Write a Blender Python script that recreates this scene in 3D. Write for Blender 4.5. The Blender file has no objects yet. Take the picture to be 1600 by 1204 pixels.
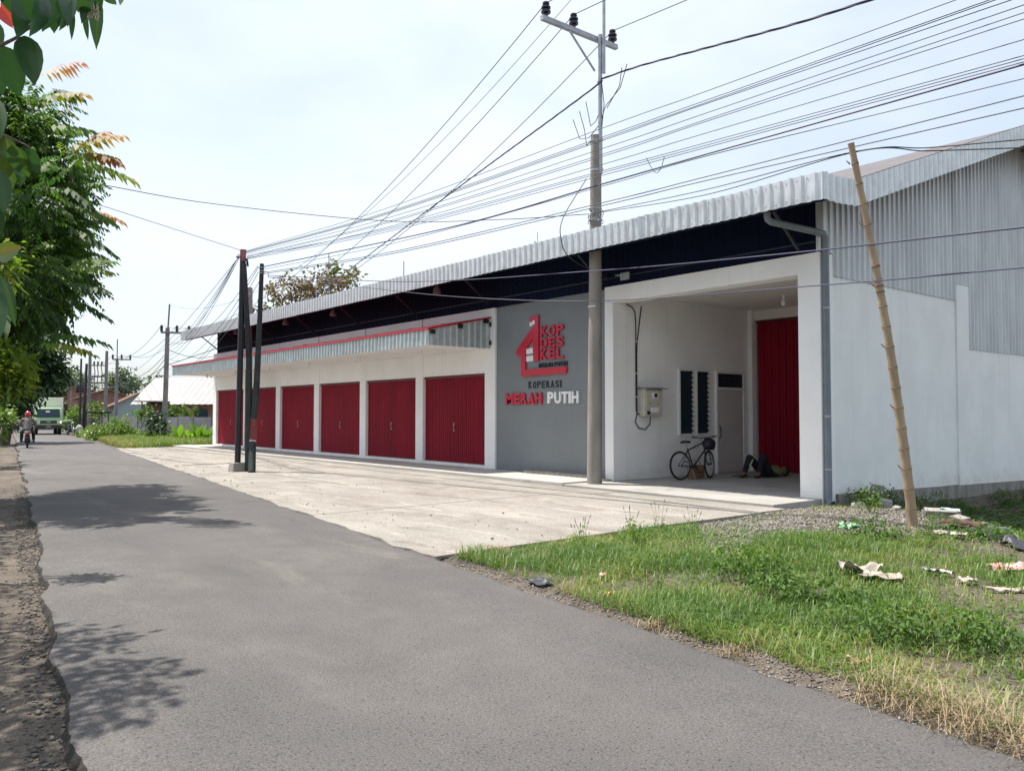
import bpy, bmesh, math, random
import numpy as np
from mathutils import Vector, Matrix

# ------------------------------------------------------------------ camera, sky, sun, exposure
sc = bpy.context.scene
PITCH = math.radians(2.0135); ALPHA = math.radians(38.914); EYE = 1.6
FOC = 1280.0                                            # focal length in pixels of a 1600 px wide frame
cam_d = bpy.data.cameras.new('camera'); cam = bpy.data.objects.new('camera', cam_d)
sc.collection.objects.link(cam); sc.camera = cam
cam_d.sensor_width = 36.0; cam_d.lens = 36.0 * FOC / 1600.0
cam_d.clip_start = 0.05; cam_d.clip_end = 4000
FWD = Vector((-math.cos(ALPHA) * math.cos(PITCH), math.sin(ALPHA) * math.cos(PITCH), math.sin(PITCH)))
cam.location = (0, 0, EYE)
cam.rotation_euler = FWD.to_track_quat('-Z', 'Y').to_euler()

SUN_EL = math.radians(67); SUN_H = Vector((-0.855, -0.52, 0)).normalized()
SUN_DIR = Vector((SUN_H.x * math.cos(SUN_EL), SUN_H.y * math.cos(SUN_EL), math.sin(SUN_EL)))
SKY_OFF = (1.6, -6.7, 5.5)
world = bpy.data.worlds.new('World'); sc.world = world; world.use_nodes = True
wn = world.node_tree.nodes; wl = world.node_tree.links; wn.clear()
w_out = wn.new('ShaderNodeOutputWorld'); w_bg = wn.new('ShaderNodeBackground'); w_sky = wn.new('ShaderNodeTexSky')
w_sky.sky_type = 'NISHITA'; w_sky.sun_disc = False
w_sky.sun_elevation = SUN_EL; w_sky.sun_rotation = math.atan2(SUN_H.x, SUN_H.y)
w_sky.air_density = 1.0; w_sky.dust_density = 2.5; w_sky.ozone_density = 1.0
w_tc = wn.new('ShaderNodeTexCoord'); w_map = wn.new('ShaderNodeMapping'); w_map.inputs['Scale'].default_value = (1, 1, 2.2); w_map.inputs['Location'].default_value = SKY_OFF
w_no = wn.new('ShaderNodeTexNoise'); w_no.inputs['Scale'].default_value = 1.4; w_no.inputs['Detail'].default_value = 5; w_no.inputs['Roughness'].default_value = 0.55
w_rp = wn.new('ShaderNodeValToRGB'); w_rp.color_ramp.elements[0].position = 0.33; w_rp.color_ramp.elements[1].position = 0.70
w_rp.color_ramp.elements[0].color = (0.28, 0.28, 0.28, 1); w_rp.color_ramp.elements[1].color = (0.86, 0.86, 0.86, 1)
w_mx = wn.new('ShaderNodeMixRGB'); w_mx.inputs['Color2'].default_value = (5.35, 5.75, 6.2, 1)
wl.new(w_tc.outputs['Generated'], w_map.inputs[0]); wl.new(w_map.outputs[0], w_no.inputs['Vector'])
wl.new(w_no.outputs['Fac'], w_rp.inputs[0]); wl.new(w_rp.outputs[0], w_mx.inputs['Fac'])
wl.new(w_sky.outputs[0], w_mx.inputs['Color1']); wl.new(w_mx.outputs[0], w_bg.inputs['Color'])
w_bg.inputs['Strength'].default_value = 0.110
wl.new(w_bg.outputs[0], w_out.inputs[0])

sun_d = bpy.data.lights.new('sun', 'SUN'); sun_d.energy = 4.2; sun_d.angle = math.radians(0.6); sun_d.color = (1.0, 0.94, 0.86)
sun = bpy.data.objects.new('sun', sun_d); sc.collection.objects.link(sun)
sun.rotation_euler = (-SUN_DIR).to_track_quat('-Z', 'Y').to_euler(); sun.location = (-20, -15, 40)
sc.view_settings.view_transform = 'Standard'; sc.view_settings.look = 'None'
sc.view_settings.exposure = 0.88; sc.view_settings.gamma = 1.0; sc.view_settings.use_curve_mapping = False
sc.render.engine = 'CYCLES'
sc.cycles.max_bounces = 6; sc.cycles.diffuse_bounces = 4; sc.cycles.glossy_bounces = 3; sc.cycles.transmission_bounces = 4
sc.cycles.transparent_max_bounces = 6; sc.cycles.use_denoising = True; sc.cycles.sample_clamp_indirect = 6.0

# ------------------------------------------------------------------ helpers
rnd = random.Random(7); rng = np.random.default_rng(7)
_R = Vector((math.sin(ALPHA), math.cos(ALPHA), 0)); _U = _R.cross(FWD)
def at(x, y, d):
    """a point of the place: d metres along the view axis, on the sight line of photo pixel x, y"""
    return Vector((0, 0, EYE)) + (FWD + _R * ((x - 800) / FOC) - _U * ((y - 602) / FOC)) * d
def on_y(x, y, Y):
    v = at(x, y, 1) - Vector((0, 0, EYE)); return Vector((0, 0, EYE)) + v * (Y / v.y)
def on_z(x, y, Z=0.0):
    v = at(x, y, 1) - Vector((0, 0, EYE)); return Vector((0, 0, EYE)) + v * ((Z - EYE) / v.z)

ORIG = {}
def link(o): sc.collection.objects.link(o); return o
def tag(o, label=None, cat=None, group=None, kind=None):
    if label: o['label'] = label
    if cat: o['category'] = cat
    if group: o['group'] = group
    if kind: o['kind'] = kind
    return o
def thing(name, label, cat, loc=(0, 0, 0), group=None):
    o = bpy.data.objects.new(name, None); o.empty_display_size = 0.2; link(o)
    o.location = loc; ORIG[o] = Vector(loc)
    return tag(o, label, cat, group)
def attach(o, parent):
    o.parent = parent; o.location = -ORIG.get(parent, Vector((0, 0, 0))); ORIG[o] = Vector((0, 0, 0))
    return o

class MB:
    """collects vertices and faces"""
    def __init__(s): s.v = []; s.f = []
    def add(s, vs, fs):
        n = len(s.v); s.v += [tuple(v) for v in vs]; s.f += [tuple(i + n for i in f) for f in fs]; return s
    def box(s, x0, x1, y0, y1, z0, z1):
        return s.add([(x0,y0,z0),(x1,y0,z0),(x1,y1,z0),(x0,y1,z0),(x0,y0,z1),(x1,y0,z1),(x1,y1,z1),(x0,y1,z1)],
              [(0,3,2,1),(4,5,6,7),(0,1,5,4),(1,2,6,5),(2,3,7,6),(3,0,4,7)])
    def obox(s, c, ux, uy, uz, hx, hy, hz):
        c = Vector(c); ux = Vector(ux).normalized(); uy = Vector(uy).normalized(); uz = Vector(uz).normalized(); vs = []
        for (a, b, d) in ((-1,-1,-1),(1,-1,-1),(1,1,-1),(-1,1,-1),(-1,-1,1),(1,-1,1),(1,1,1),(-1,1,1)):
            vs.append(c + ux*a*hx + uy*b*hy + uz*d*hz)
        return s.add(vs, [(0,3,2,1),(4,5,6,7),(0,1,5,4),(1,2,6,5),(2,3,7,6),(3,0,4,7)])
    def tube(s, pts, r, n=8, caps=True):
        pts = [Vector(p) for p in pts]; rs = r if isinstance(r, (list, tuple)) else [r] * len(pts)
        vs = []; fs = []; prev = None
        for i, p in enumerate(pts):
            t = (pts[min(i+1, len(pts)-1)] - pts[max(i-1, 0)])
            t = t.normalized() if t.length > 1e-9 else Vector((0,0,1))
            if prev is None:
                a = Vector((0,0,1)) if abs(t.z) < 0.9 else Vector((1,0,0)); u = t.cross(a).normalized()
            else:
                u = (prev - t * prev.dot(t)); u = u.normalized() if u.length > 1e-6 else t.orthogonal().normalized()
            prev = u; w = t.cross(u)
            for k in range(n):
                an = 2*math.pi*k/n; vs.append(p + (u*math.cos(an) + w*math.sin(an))*rs[i])
        for i in range(len(pts)-1):
            for k in range(n):
                k2 = (k+1) % n; fs.append((i*n+k, i*n+k2, (i+1)*n+k2, (i+1)*n+k))
        if caps: fs.append(tuple(range(n-1, -1, -1))); fs.append(tuple((len(pts)-1)*n + k for k in range(n)))
        return s.add(vs, fs)
    def lathe(s, base, axis, prof, n=12):
        """prof: (radius, distance along the axis)"""
        base = Vector(base); axis = Vector(axis).normalized()
        return s.tube_raw([base + axis*h for r, h in prof], [max(r, 1e-4) for r, h in prof], axis, n)
    def tube_raw(s, pts, rs, axis, n):
        u = axis.orthogonal().normalized(); w = axis.cross(u); vs = []; fs = []
        for p, r in zip(pts, rs):
            for k in range(n):
                an = 2*math.pi*k/n; vs.append(p + (u*math.cos(an) + w*math.sin(an))*r)
        for i in range(len(pts)-1):
            for k in range(n):
                k2 = (k+1) % n; fs.append((i*n+k, i*n+k2, (i+1)*n+k2, (i+1)*n+k))
        fs.append(tuple(range(n-1, -1, -1))); fs.append(tuple((len(pts)-1)*n + k for k in range(n)))
        return s.add(vs, fs)
    def ball(s, c, r, n=10, m=7):
        c = Vector(c); r = Vector(r) if hasattr(r, '__len__') else Vector((r, r, r)); vs = []; fs = []
        for i in range(m+1):
            th = math.pi*i/m
            for k in range(n):
                ph = 2*math.pi*k/n
                vs.append((c.x + r.x*math.sin(th)*math.cos(ph), c.y + r.y*math.sin(th)*math.sin(ph), c.z + r.z*math.cos(th)))
        for i in range(m):
            for k in range(n):
                k2 = (k+1) % n; fs.append((i*n+k, (i+1)*n+k, (i+1)*n+k2, i*n+k2))
        return s.add(vs, fs)
    def torus(s, c, axis, R, r, n=28, m=7):
        c = Vector(c); axis = Vector(axis).normalized(); u = axis.orthogonal().normalized(); w = axis.cross(u); vs = []; fs = []
        for i in range(n):
            an = 2*math.pi*i/n; d = u*math.cos(an) + w*math.sin(an)
            for k in range(m):
                b = 2*math.pi*k/m; vs.append(c + d*(R + r*math.cos(b)) + axis*(r*math.sin(b)))
        for i in range(n):
            for k in range(m):
                i2 = (i+1) % n; k2 = (k+1) % m; fs.append((i*m+k, i2*m+k, i2*m+k2, i*m+k2))
        return s.add(vs, fs)
    def prism(s, poly, d):
        """poly: 3d points of a planar outline, d: extrusion vector"""
        n = len(poly); d = Vector(d); vs = [Vector(p) for p in poly] + [Vector(p) + d for p in poly]
        fs = [tuple(range(n)), tuple(range(2*n-1, n-1, -1))] + [(i, i+n, (i+1) % n + n, (i+1) % n) for i in range(n)]
        return s.add(vs, fs)
    def mesh(s, name, mat=None, smooth=False, bevel=0.0, fix=True):
        me = bpy.data.meshes.new(name); me.from_pydata(s.v, [], s.f)
        if fix or bevel:
            bm = bmesh.new(); bm.from_mesh(me)
            bmesh.ops.recalc_face_normals(bm, faces=bm.faces)
            if bevel:
                bmesh.ops.remove_doubles(bm, verts=bm.verts, dist=1e-5)
                ed = [e for e in bm.edges if len(e.link_faces) == 2 and e.calc_face_angle(0) > 0.6]
                bmesh.ops.bevel(bm, geom=ed, offset=bevel, segments=2, affect='EDGES', profile=0.5)
            bm.to_mesh(me); bm.free()
        if smooth:
            me.polygons.foreach_set('use_smooth', [True]*len(me.polygons))
            try: me.set_sharp_from_angle(angle=math.radians(40))
            except Exception: pass
        if mat: me.materials.append(mat)
        me.update(); return me
def put(name, geo, mat, parent=None, smooth=False, bevel=0.0, label=None, cat=None, group=None, kind=None):
    me = geo.mesh(name, mat, smooth, bevel) if isinstance(geo, MB) else geo
    o = link(bpy.data.objects.new(name, me))
    if parent: attach(o, parent)
    return tag(o, label, cat, group, kind)
def copy_tree(o, parent=None):
    c = o.copy(); link(c); ORIG[c] = Vector(ORIG.get(o, (0, 0, 0)))
    if parent: c.parent = parent
    for ch in [q for q in bpy.data.objects if q.parent == o]: copy_tree(ch, c)
    return c
def np_mesh(name, V, F, mat, rndv=None, smooth=False):
    """V (n,3), F (m,k) numpy; rndv one float per face -> attribute rnd"""
    me = bpy.data.meshes.new(name); n = len(V); m, k = F.shape
    me.vertices.add(n); me.vertices.foreach_set('co', np.ascontiguousarray(V, dtype=np.float32).ravel())
    me.loops.add(m*k); me.loops.foreach_set('vertex_index', np.ascontiguousarray(F, dtype=np.int32).ravel())
    me.polygons.add(m); me.polygons.foreach_set('loop_start', np.arange(0, m*k, k, dtype=np.int32))
    try: me.polygons.foreach_set('loop_total', np.full(m, k, dtype=np.int32))
    except Exception: pass
    if rndv is not None:
        at_ = me.attributes.new('rnd', 'FLOAT', 'FACE'); at_.data.foreach_set('value', np.asarray(rndv, dtype=np.float32))
    if smooth: me.polygons.foreach_set('use_smooth', np.ones(m, dtype=bool))
    me.materials.append(mat); me.update(calc_edges=True); me.validate(); return me

# value noise in 2d, numpy
_NT = np.random.default_rng(3).random((256, 256))
def vnoise(x, y, s=1.0, o=0):
    x = np.asarray(x, float)*s + 91.7*o; y = np.asarray(y, float)*s + 37.3*o
    xi = np.floor(x).astype(int); yi = np.floor(y).astype(int); fx = x-xi; fy = y-yi
    fx = fx*fx*(3-2*fx); fy = fy*fy*(3-2*fy); g = lambda a, b: _NT[a % 256, b % 256]
    return (g(xi,yi)*(1-fx)+g(xi+1,yi)*fx)*(1-fy) + (g(xi,yi+1)*(1-fx)+g(xi+1,yi+1)*fx)*fy
def fnoise(x, y, s=1.0, o=0): return (vnoise(x,y,s,o)*4 + vnoise(x,y,s*2.1,o+1)*2 + vnoise(x,y,s*4.3,o+2))/7
def sstep(a, b, x): t = np.clip((np.asarray(x, float)-a)/(b-a), 0, 1); return t*t*(3-2*t)

# ------------------------------------------------------------------ materials
def nt(mat): return mat.node_tree.nodes, mat.node_tree.links
def mat(name, col, rough=0.6, metal=0.0, var=0.0, vscale=3.0, col2=None, bump=0.0, bscale=40.0, spec=0.5, coords='Object', stretch=None, detail=5, clear=0.0):
    m = bpy.data.materials.new(name); m.use_nodes = True; N, L = nt(m); b = N['Principled BSDF']
    b.inputs['Roughness'].default_value = rough; b.inputs['Metallic'].default_value = metal
    b.inputs['Specular IOR Level'].default_value = spec
    if clear: b.inputs['Coat Weight'].default_value = clear; b.inputs['Coat Roughness'].default_value = 0.08
    c1 = (*col, 1); b.inputs['Base Color'].default_value = c1
    if var or col2 or bump:
        tc = N.new('ShaderNodeTexCoord'); src = tc.outputs[coords]
        if stretch:
            mp = N.new('ShaderNodeMapping'); mp.inputs['Scale'].default_value = stretch; L.new(src, mp.inputs[0]); src = mp.outputs[0]
    if var or col2:
        no = N.new('ShaderNodeTexNoise'); no.inputs['Scale'].default_value = vscale; no.inputs['Detail'].default_value = detail; no.inputs['Roughness'].default_value = 0.6
        L.new(src, no.inputs['Vector'])
        rp = N.new('ShaderNodeValToRGB'); rp.color_ramp.elements[0].position = 0.35; rp.color_ramp.elements[1].position = 0.66
        ca = col2 if col2 else tuple(max(0, c*(1-var)) for c in col); cb = col if col2 else tuple(min(1, c*(1+var*0.6)) for c in col)
        rp.color_ramp.elements[0].color = (*ca, 1); rp.color_ramp.elements[1].color = (*cb, 1)
        L.new(no.outputs['Fac'], rp.inputs[0]); L.new(rp.outputs[0], b.inputs['Base Color'])
    if bump:
        nb = N.new('ShaderNodeTexNoise'); nb.inputs['Scale'].default_value = bscale; nb.inputs['Detail'].default_value = 4
        L.new(src, nb.inputs['Vector'])
        bp = N.new('ShaderNodeBump'); bp.inputs['Strength'].default_value = bump; bp.inputs['Distance'].default_value = 0.02
        L.new(nb.outputs['Fac'], bp.inputs['Height']); L.new(bp.outputs[0], b.inputs['Normal'])
    return m
def leaf_mat(name, cols, trans=0.35, rough=0.45, tint=(1.5, 1.7, 0.7)):
    m = bpy.data.materials.new(name); m.use_nodes = True; N, L = nt(m); b = N['Principled BSDF']; out = N['Material Output']
    b.inputs['Roughness'].default_value = rough; b.inputs['Specular IOR Level'].default_value = 0.4
    a = N.new('ShaderNodeAttribute'); a.attribute_name = 'rnd'
    rp = N.new('ShaderNodeValToRGB'); e = rp.color_ramp.elements
    while len(e) < len(cols): e.new(0.5)
    for i, (p, c) in enumerate(cols): e[i].position = p; e[i].color = (*c, 1)
    L.new(a.outputs['Fac'], rp.inputs[0]); L.new(rp.outputs[0], b.inputs['Base Color'])
    t = N.new('ShaderNodeBsdfTranslucent'); mc = N.new('ShaderNodeMixRGB'); mc.blend_type = 'MULTIPLY'; mc.inputs['Fac'].default_value = 1.0
    mc.inputs['Color2'].default_value = (*tint, 1); L.new(rp.outputs[0], mc.inputs['Color1']); L.new(mc.outputs[0], t.inputs['Color'])
    mx = N.new('ShaderNodeMixShader'); mx.inputs[0].default_value = trans
    L.new(b.outputs[0], mx.inputs[1]); L.new(t.outputs[0], mx.inputs[2]); L.new(mx.outputs[0], out.inputs['Surface'])
    return m
def wall_paint(name, col, dirt=0.10, foot=True):
    """painted render: faint blotches, hairline relief, streaks of run-off"""
    m = mat(name, col, 0.62, var=dirt*0.5, vscale=0.9, bump=0.12, bscale=60, spec=0.3); N, L = nt(m); b = N['Principled BSDF']
    tc = N.new('ShaderNodeTexCoord'); mp = N.new('ShaderNodeMapping'); mp.inputs['Scale'].default_value = (3.5, 3.5, 0.22); L.new(tc.outputs['Object'], mp.inputs[0])
    no = N.new('ShaderNodeTexNoise'); no.inputs['Scale'].default_value = 2.2; no.inputs['Detail'].default_value = 6; L.new(mp.outputs[0], no.inputs['Vector'])
    rp = N.new('ShaderNodeValToRGB'); rp.color_ramp.elements[0].position = 0.55; rp.color_ramp.elements[1].position = 0.85
    rp.color_ramp.elements[0].color = (0, 0, 0, 1); rp.color_ramp.elements[1].color = (dirt*1.6,)*3 + (1,)
    L.new(no.outputs['Fac'], rp.inputs[0])
    src = b.inputs['Base Color'].links[0].from_socket
    mx = N.new('ShaderNodeMixRGB'); mx.inputs['Color2'].default_value = (col[0]*0.55, col[1]*0.53, col[2]*0.48, 1)
    L.new(rp.outputs[0], mx.inputs['Fac']); L.new(src, mx.inputs['Color1'])
    sx = N.new('ShaderNodeSeparateXYZ'); L.new(tc.outputs['Object'], sx.inputs[0])          # mud splashed up from the ground, ragged upper edge
    n2 = N.new('ShaderNodeTexNoise'); n2.inputs['Scale'].default_value = 3.0; n2.inputs['Detail'].default_value = 8; n2.inputs['Roughness'].default_value = 0.7; L.new(tc.outputs['Object'], n2.inputs['Vector'])
    m1 = N.new('ShaderNodeMath'); m1.operation = 'MULTIPLY_ADD'; m1.inputs[1].default_value = 1.5; m1.inputs[2].default_value = -0.42; L.new(n2.outputs['Fac'], m1.inputs[0])
    m2 = N.new('ShaderNodeMath'); m2.operation = 'SUBTRACT'; L.new(m1.outputs[0], m2.inputs[0]); L.new(sx.outputs['Z'], m2.inputs[1])
    m3 = N.new('ShaderNodeMath'); m3.operation = 'MULTIPLY'; m3.use_clamp = True; m3.inputs[1].default_value = 1.6; L.new(m2.outputs[0], m3.inputs[0])
    m4 = N.new('ShaderNodeMath'); m4.operation = 'MULTIPLY'; m4.inputs[1].default_value = 0.55; L.new(m3.outputs[0], m4.inputs[0])
    mm = N.new('ShaderNodeMixRGB'); mm.inputs['Color2'].default_value = (col[0]*0.62, col[1]*0.56, col[2]*0.47, 1); L.new(m4.outputs[0], mm.inputs['Fac']); L.new(mx.outputs[0], mm.inputs['Color1'])
    L.new(mm.outputs[0], b.inputs['Base Color'])
    return m
M = {}
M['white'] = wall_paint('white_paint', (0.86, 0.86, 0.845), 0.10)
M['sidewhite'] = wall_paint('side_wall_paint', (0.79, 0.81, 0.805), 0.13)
M['grey'] = wall_paint('grey_paint', (0.205, 0.225, 0.235), 0.10)
M['red'] = mat('red_door_paint', (0.215, 0.0050, 0.019), 0.6, var=0.16, vscale=1.3, bump=0.04, bscale=20, spec=0.15, stretch=(1, 1, 0.4))
M['redrail'] = mat('dark_red_rail', (0.10, 0.006, 0.014), 0.5, var=0.1)
M['zinc'] = mat('zinc_sheet', (0.66, 0.68, 0.68), 0.42, 0.55, var=0.12, vscale=4, bump=0.03, bscale=9)
M['zinc2'] = mat('zinc_canopy_sheet', (0.50, 0.55, 0.55), 0.45, 0.45, var=0.16, vscale=4, bump=0.03, bscale=9)
M['clad'] = mat('zinc_wall_cladding', (0.54, 0.56, 0.58), 0.48, 0.40, var=0.14, vscale=2, bump=0.02, bscale=9, stretch=(1, 1, 0.25))
M['roofred'] = mat('maroon_roof_sheet', (0.115, 0.105, 0.11), 0.7, 0.0, var=0.2, vscale=2)
M['navy'] = mat('dark_navy_cladding', (0.0030, 0.0075, 0.027), 0.75, 0.0, var=0.2, vscale=1.2, spec=0.12)
M['redflash'] = mat('red_flashing', (0.42, 0.012, 0.03), 0.4, var=0.15, vscale=3)
M['pvc'] = mat('grey_plastic_pipe', (0.16, 0.19, 0.22), 0.4, var=0.12, vscale=3)
M['steel'] = mat('galvanised_steel', (0.38, 0.40, 0.42), 0.45, 0.6, var=0.2, vscale=6)
M['mortar'] = mat('raw_mortar', (0.36, 0.34, 0.31), 0.9, var=0.3, vscale=5, bump=0.4, bscale=25)
M['ceil'] = wall_paint('ceiling_paint', (0.74, 0.71, 0.67), 0.05)
M['plinth'] = mat('concrete_plinth', (0.30, 0.285, 0.26), 0.9, col2=(0.17, 0.155, 0.135), vscale=2.2, bump=0.4, bscale=25, stretch=(2, 2, 0.7))
M['black'] = mat('black_plastic', (0.012, 0.012, 0.014), 0.45)
M['rubber'] = mat('black_rubber', (0.016, 0.016, 0.017), 0.8, var=0.3, vscale=8)
M['cable'] = mat('black_cable', (0.020, 0.020, 0.026), 0.6)
M['bluecable'] = mat('dark_blue_cable', (0.028, 0.028, 0.075), 0.55)
M['glass'] = mat('dark_tinted_glass', (0.014, 0.040, 0.052), 0.12, spec=0.6)
M['whitesteel'] = mat('white_frame_enamel', (0.78, 0.78, 0.76), 0.45, var=0.05)
M['doorgrey'] = mat('pale_grey_door', (0.55, 0.54, 0.53), 0.5, var=0.06, vscale=1.5)
M['poleconc'] = mat('pole_concrete', (0.30, 0.275, 0.24), 0.85, col2=(0.21, 0.195, 0.175), vscale=3, bump=0.35, bscale=30, stretch=(1, 1, 0.3))
M['farpole'] = mat('far_pole_concrete', (0.22, 0.21, 0.22), 0.85, var=0.2, vscale=1.5)
M['blackpole'] = mat('black_painted_steel', (0.016, 0.017, 0.022), 0.5, var=0.35, vscale=5, bump=0.1, bscale=30)
M['greenblack'] = mat('worn_green_black_paint', (0.028, 0.040, 0.038), 0.6, col2=(0.012, 0.016, 0.018), vscale=4, bump=0.15, bscale=30)
M['redpaint'] = mat('faded_red_paint', (0.30, 0.050, 0.045), 0.65, col2=(0.13, 0.03, 0.03), vscale=7)
M['pinkpaint'] = mat('faded_pink_cap_paint', (0.40, 0.16, 0.17), 0.7, col2=(0.22, 0.07, 0.08), vscale=9)
M['whitechip'] = mat('chipped_white_paint', (0.5, 0.47, 0.44), 0.7, var=0.4, vscale=14)
M['insul'] = mat('dark_porcelain', (0.020, 0.016, 0.030), 0.2)
M['signred'] = mat('sign_red_acrylic', (0.50, 0.006, 0.035), 0.35)
M['signwhite'] = mat('sign_white_acrylic', (0.80, 0.80, 0.80), 0.35)
M['signblack'] = mat('sign_black_acrylic', (0.010, 0.014, 0.024), 0.35)
M['bamboo'] = mat('dry_bamboo', (0.42, 0.31, 0.20), 0.55, col2=(0.29, 0.21, 0.135), vscale=3, bump=0.08, bscale=18, stretch=(3, 3, 0.35))
M['bambnode'] = mat('bamboo_node', (0.17, 0.11, 0.07), 0.7)
M['bark'] = mat('tree_bark', (0.13, 0.10, 0.075), 0.9, col2=(0.07, 0.055, 0.042), vscale=5, bump=0.6, bscale=18, stretch=(3, 3, 0.6))
M['twig'] = mat('brown_twig', (0.10, 0.075, 0.055), 0.8)
# ------------------------------------------------------------------ ground materials
def layered(name, layers, rough=0.9, bump=0.5, bscale=60, fine=None, pits=None, mst=None):
    """layers: (colour a, colour b, noise scale, mask scale, mask lo, mask hi); first is the base"""
    m = bpy.data.materials.new(name); m.use_nodes = True; N, L = nt(m); b = N['Principled BSDF']
    b.inputs['Roughness'].default_value = rough; b.inputs['Specular IOR Level'].default_value = 0.25
    tc = N.new('ShaderNodeTexCoord'); src = tc.outputs['Object']; cur = None
    def ramp(v, lo, hi, ca, cb):
        r = N.new('ShaderNodeValToRGB'); r.color_ramp.elements[0].position = lo; r.color_ramp.elements[1].position = hi
        r.color_ramp.elements[0].color = (*ca, 1); r.color_ramp.elements[1].color = (*cb, 1); L.new(v, r.inputs[0]); return r.outputs[0]
    def noise(s, d=6, off=0.0, st=None, dist=0.0):
        no = N.new('ShaderNodeTexNoise'); no.inputs['Scale'].default_value = s; no.inputs['Detail'].default_value = d; no.inputs['Roughness'].default_value = 0.62
        no.inputs['Distortion'].default_value = dist
        mp = N.new('ShaderNodeMapping'); mp.inputs['Location'].default_value = (off, off*0.7, off*0.3)
        if st: mp.inputs['Scale'].default_value = st
        L.new(src, mp.inputs[0]); L.new(mp.outputs[0], no.inputs['Vector']); return no.outputs['Fac']
    for i, (ca, cb, s, ms, lo, hi) in enumerate(layers):
        c = ramp(noise(s, 6, 3.1*i), 0.36, 0.64, ca, cb)
        if cur is None: cur = c; continue
        f = ramp(noise(ms, 6, 11.3*i, st=mst, dist=0.6), lo, hi, (0,0,0), (1,1,1))
        mx = N.new('ShaderNodeMixRGB'); L.new(f, mx.inputs['Fac']); L.new(cur, mx.inputs['Color1']); L.new(c, mx.inputs['Color2']); cur = mx.outputs[0]
    if fine:
        f = ramp(noise(fine[0], 2, 5.0), 0.3, 0.7, (1-fine[1],)*3, (1+fine[1],)*3)
        mx = N.new('ShaderNodeMixRGB'); mx.blend_type = 'MULTIPLY'; mx.inputs['Fac'].default_value = 1.0; L.new(cur, mx.inputs['Color1']); L.new(f, mx.inputs['Color2']); cur = mx.outputs[0]
    if pits:
        vo = N.new('ShaderNodeTexVoronoi'); vo.inputs['Scale'].default_value = pits[0]; L.new(src, vo.inputs['Vector'])
        f = ramp(vo.outputs['Distance'], pits[1], pits[1]+0.12, (pits[2],)*3, (1,1,1))
        mx = N.new('ShaderNodeMixRGB'); mx.blend_type = 'MULTIPLY'; mx.inputs['Fac'].default_value = 1.0; L.new(cur, mx.inputs['Color1']); L.new(f, mx.inputs['Color2']); cur = mx.outputs[0]
    L.new(cur, b.inputs['Base Color'])
    bp = N.new('ShaderNodeBump'); bp.inputs['Strength'].default_value = bump; bp.inputs['Distance'].default_value = 0.03
    L.new(noise(bscale, 6, 1.7), bp.inputs['Height']); L.new(bp.outputs[0], b.inputs['Normal'])
    return m
M['dirt'] = layered('bare_earth', [((0.094,0.078,0.062),(0.158,0.133,0.107),3.0,0,0,0), ((0.074,0.062,0.051),(0.120,0.102,0.084),9.0,0.7,0.42,0.6), ((0.178,0.158,0.132),(0.130,0.113,0.094),14.0,1.6,0.54,0.68)], 0.95, 0.9, 26, fine=(70, 0.35))
M['asphalt'] = layered('worn_asphalt', [((0.097,0.092,0.089),(0.126,0.119,0.114),0.5,0,0,0), ((0.142,0.134,0.127),(0.114,0.107,0.102),2.0,0.5,0.45,0.60), ((0.168,0.155,0.142),(0.138,0.129,0.120),5.0,0.9,0.57,0.68), ((0.080,0.076,0.074),(0.104,0.098,0.094),7.0,0.6,0.63,0.70)], 0.85, 0.6, 85, fine=(80, 0.36), pits=(28, 0.12, 0.50), mst=(0.25, 1.0, 1))
M['concrete'] = layered('yard_concrete', [((0.248,0.231,0.206),(0.300,0.280,0.252),0.8,0,0,0), ((0.200,0.182,0.160),(0.262,0.240,0.212),2.5,0.55,0.47,0.60), ((0.340,0.317,0.285),(0.295,0.272,0.240),3.0,1.3,0.54,0.61), ((0.165,0.148,0.127),(0.225,0.203,0.176),6.0,0.95,0.58,0.67), ((0.23,0.20,0.165),(0.29,0.26,0.225),9.0,2.6,0.58,0.64)], 0.9, 0.5, 26, fine=(40, 0.24), mst=(0.45, 1.5, 1))
M['porch'] = layered('pale_porch_concrete', [((0.40,0.385,0.355),(0.46,0.445,0.415),0.8,0,0,0), ((0.31,0.30,0.28),(0.37,0.355,0.33),3.0,0.8,0.58,0.70)], 0.7, 0.15, 30, fine=(40, 0.06))
M['floor'] = layered('carport_floor', [((0.31,0.30,0.28),(0.38,0.37,0.345),0.7,0,0,0), ((0.24,0.23,0.215),(0.28,0.27,0.255),3.0,0.6,0.55,0.68)], 0.75, 0.15, 30, fine=(40, 0.06))

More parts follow.
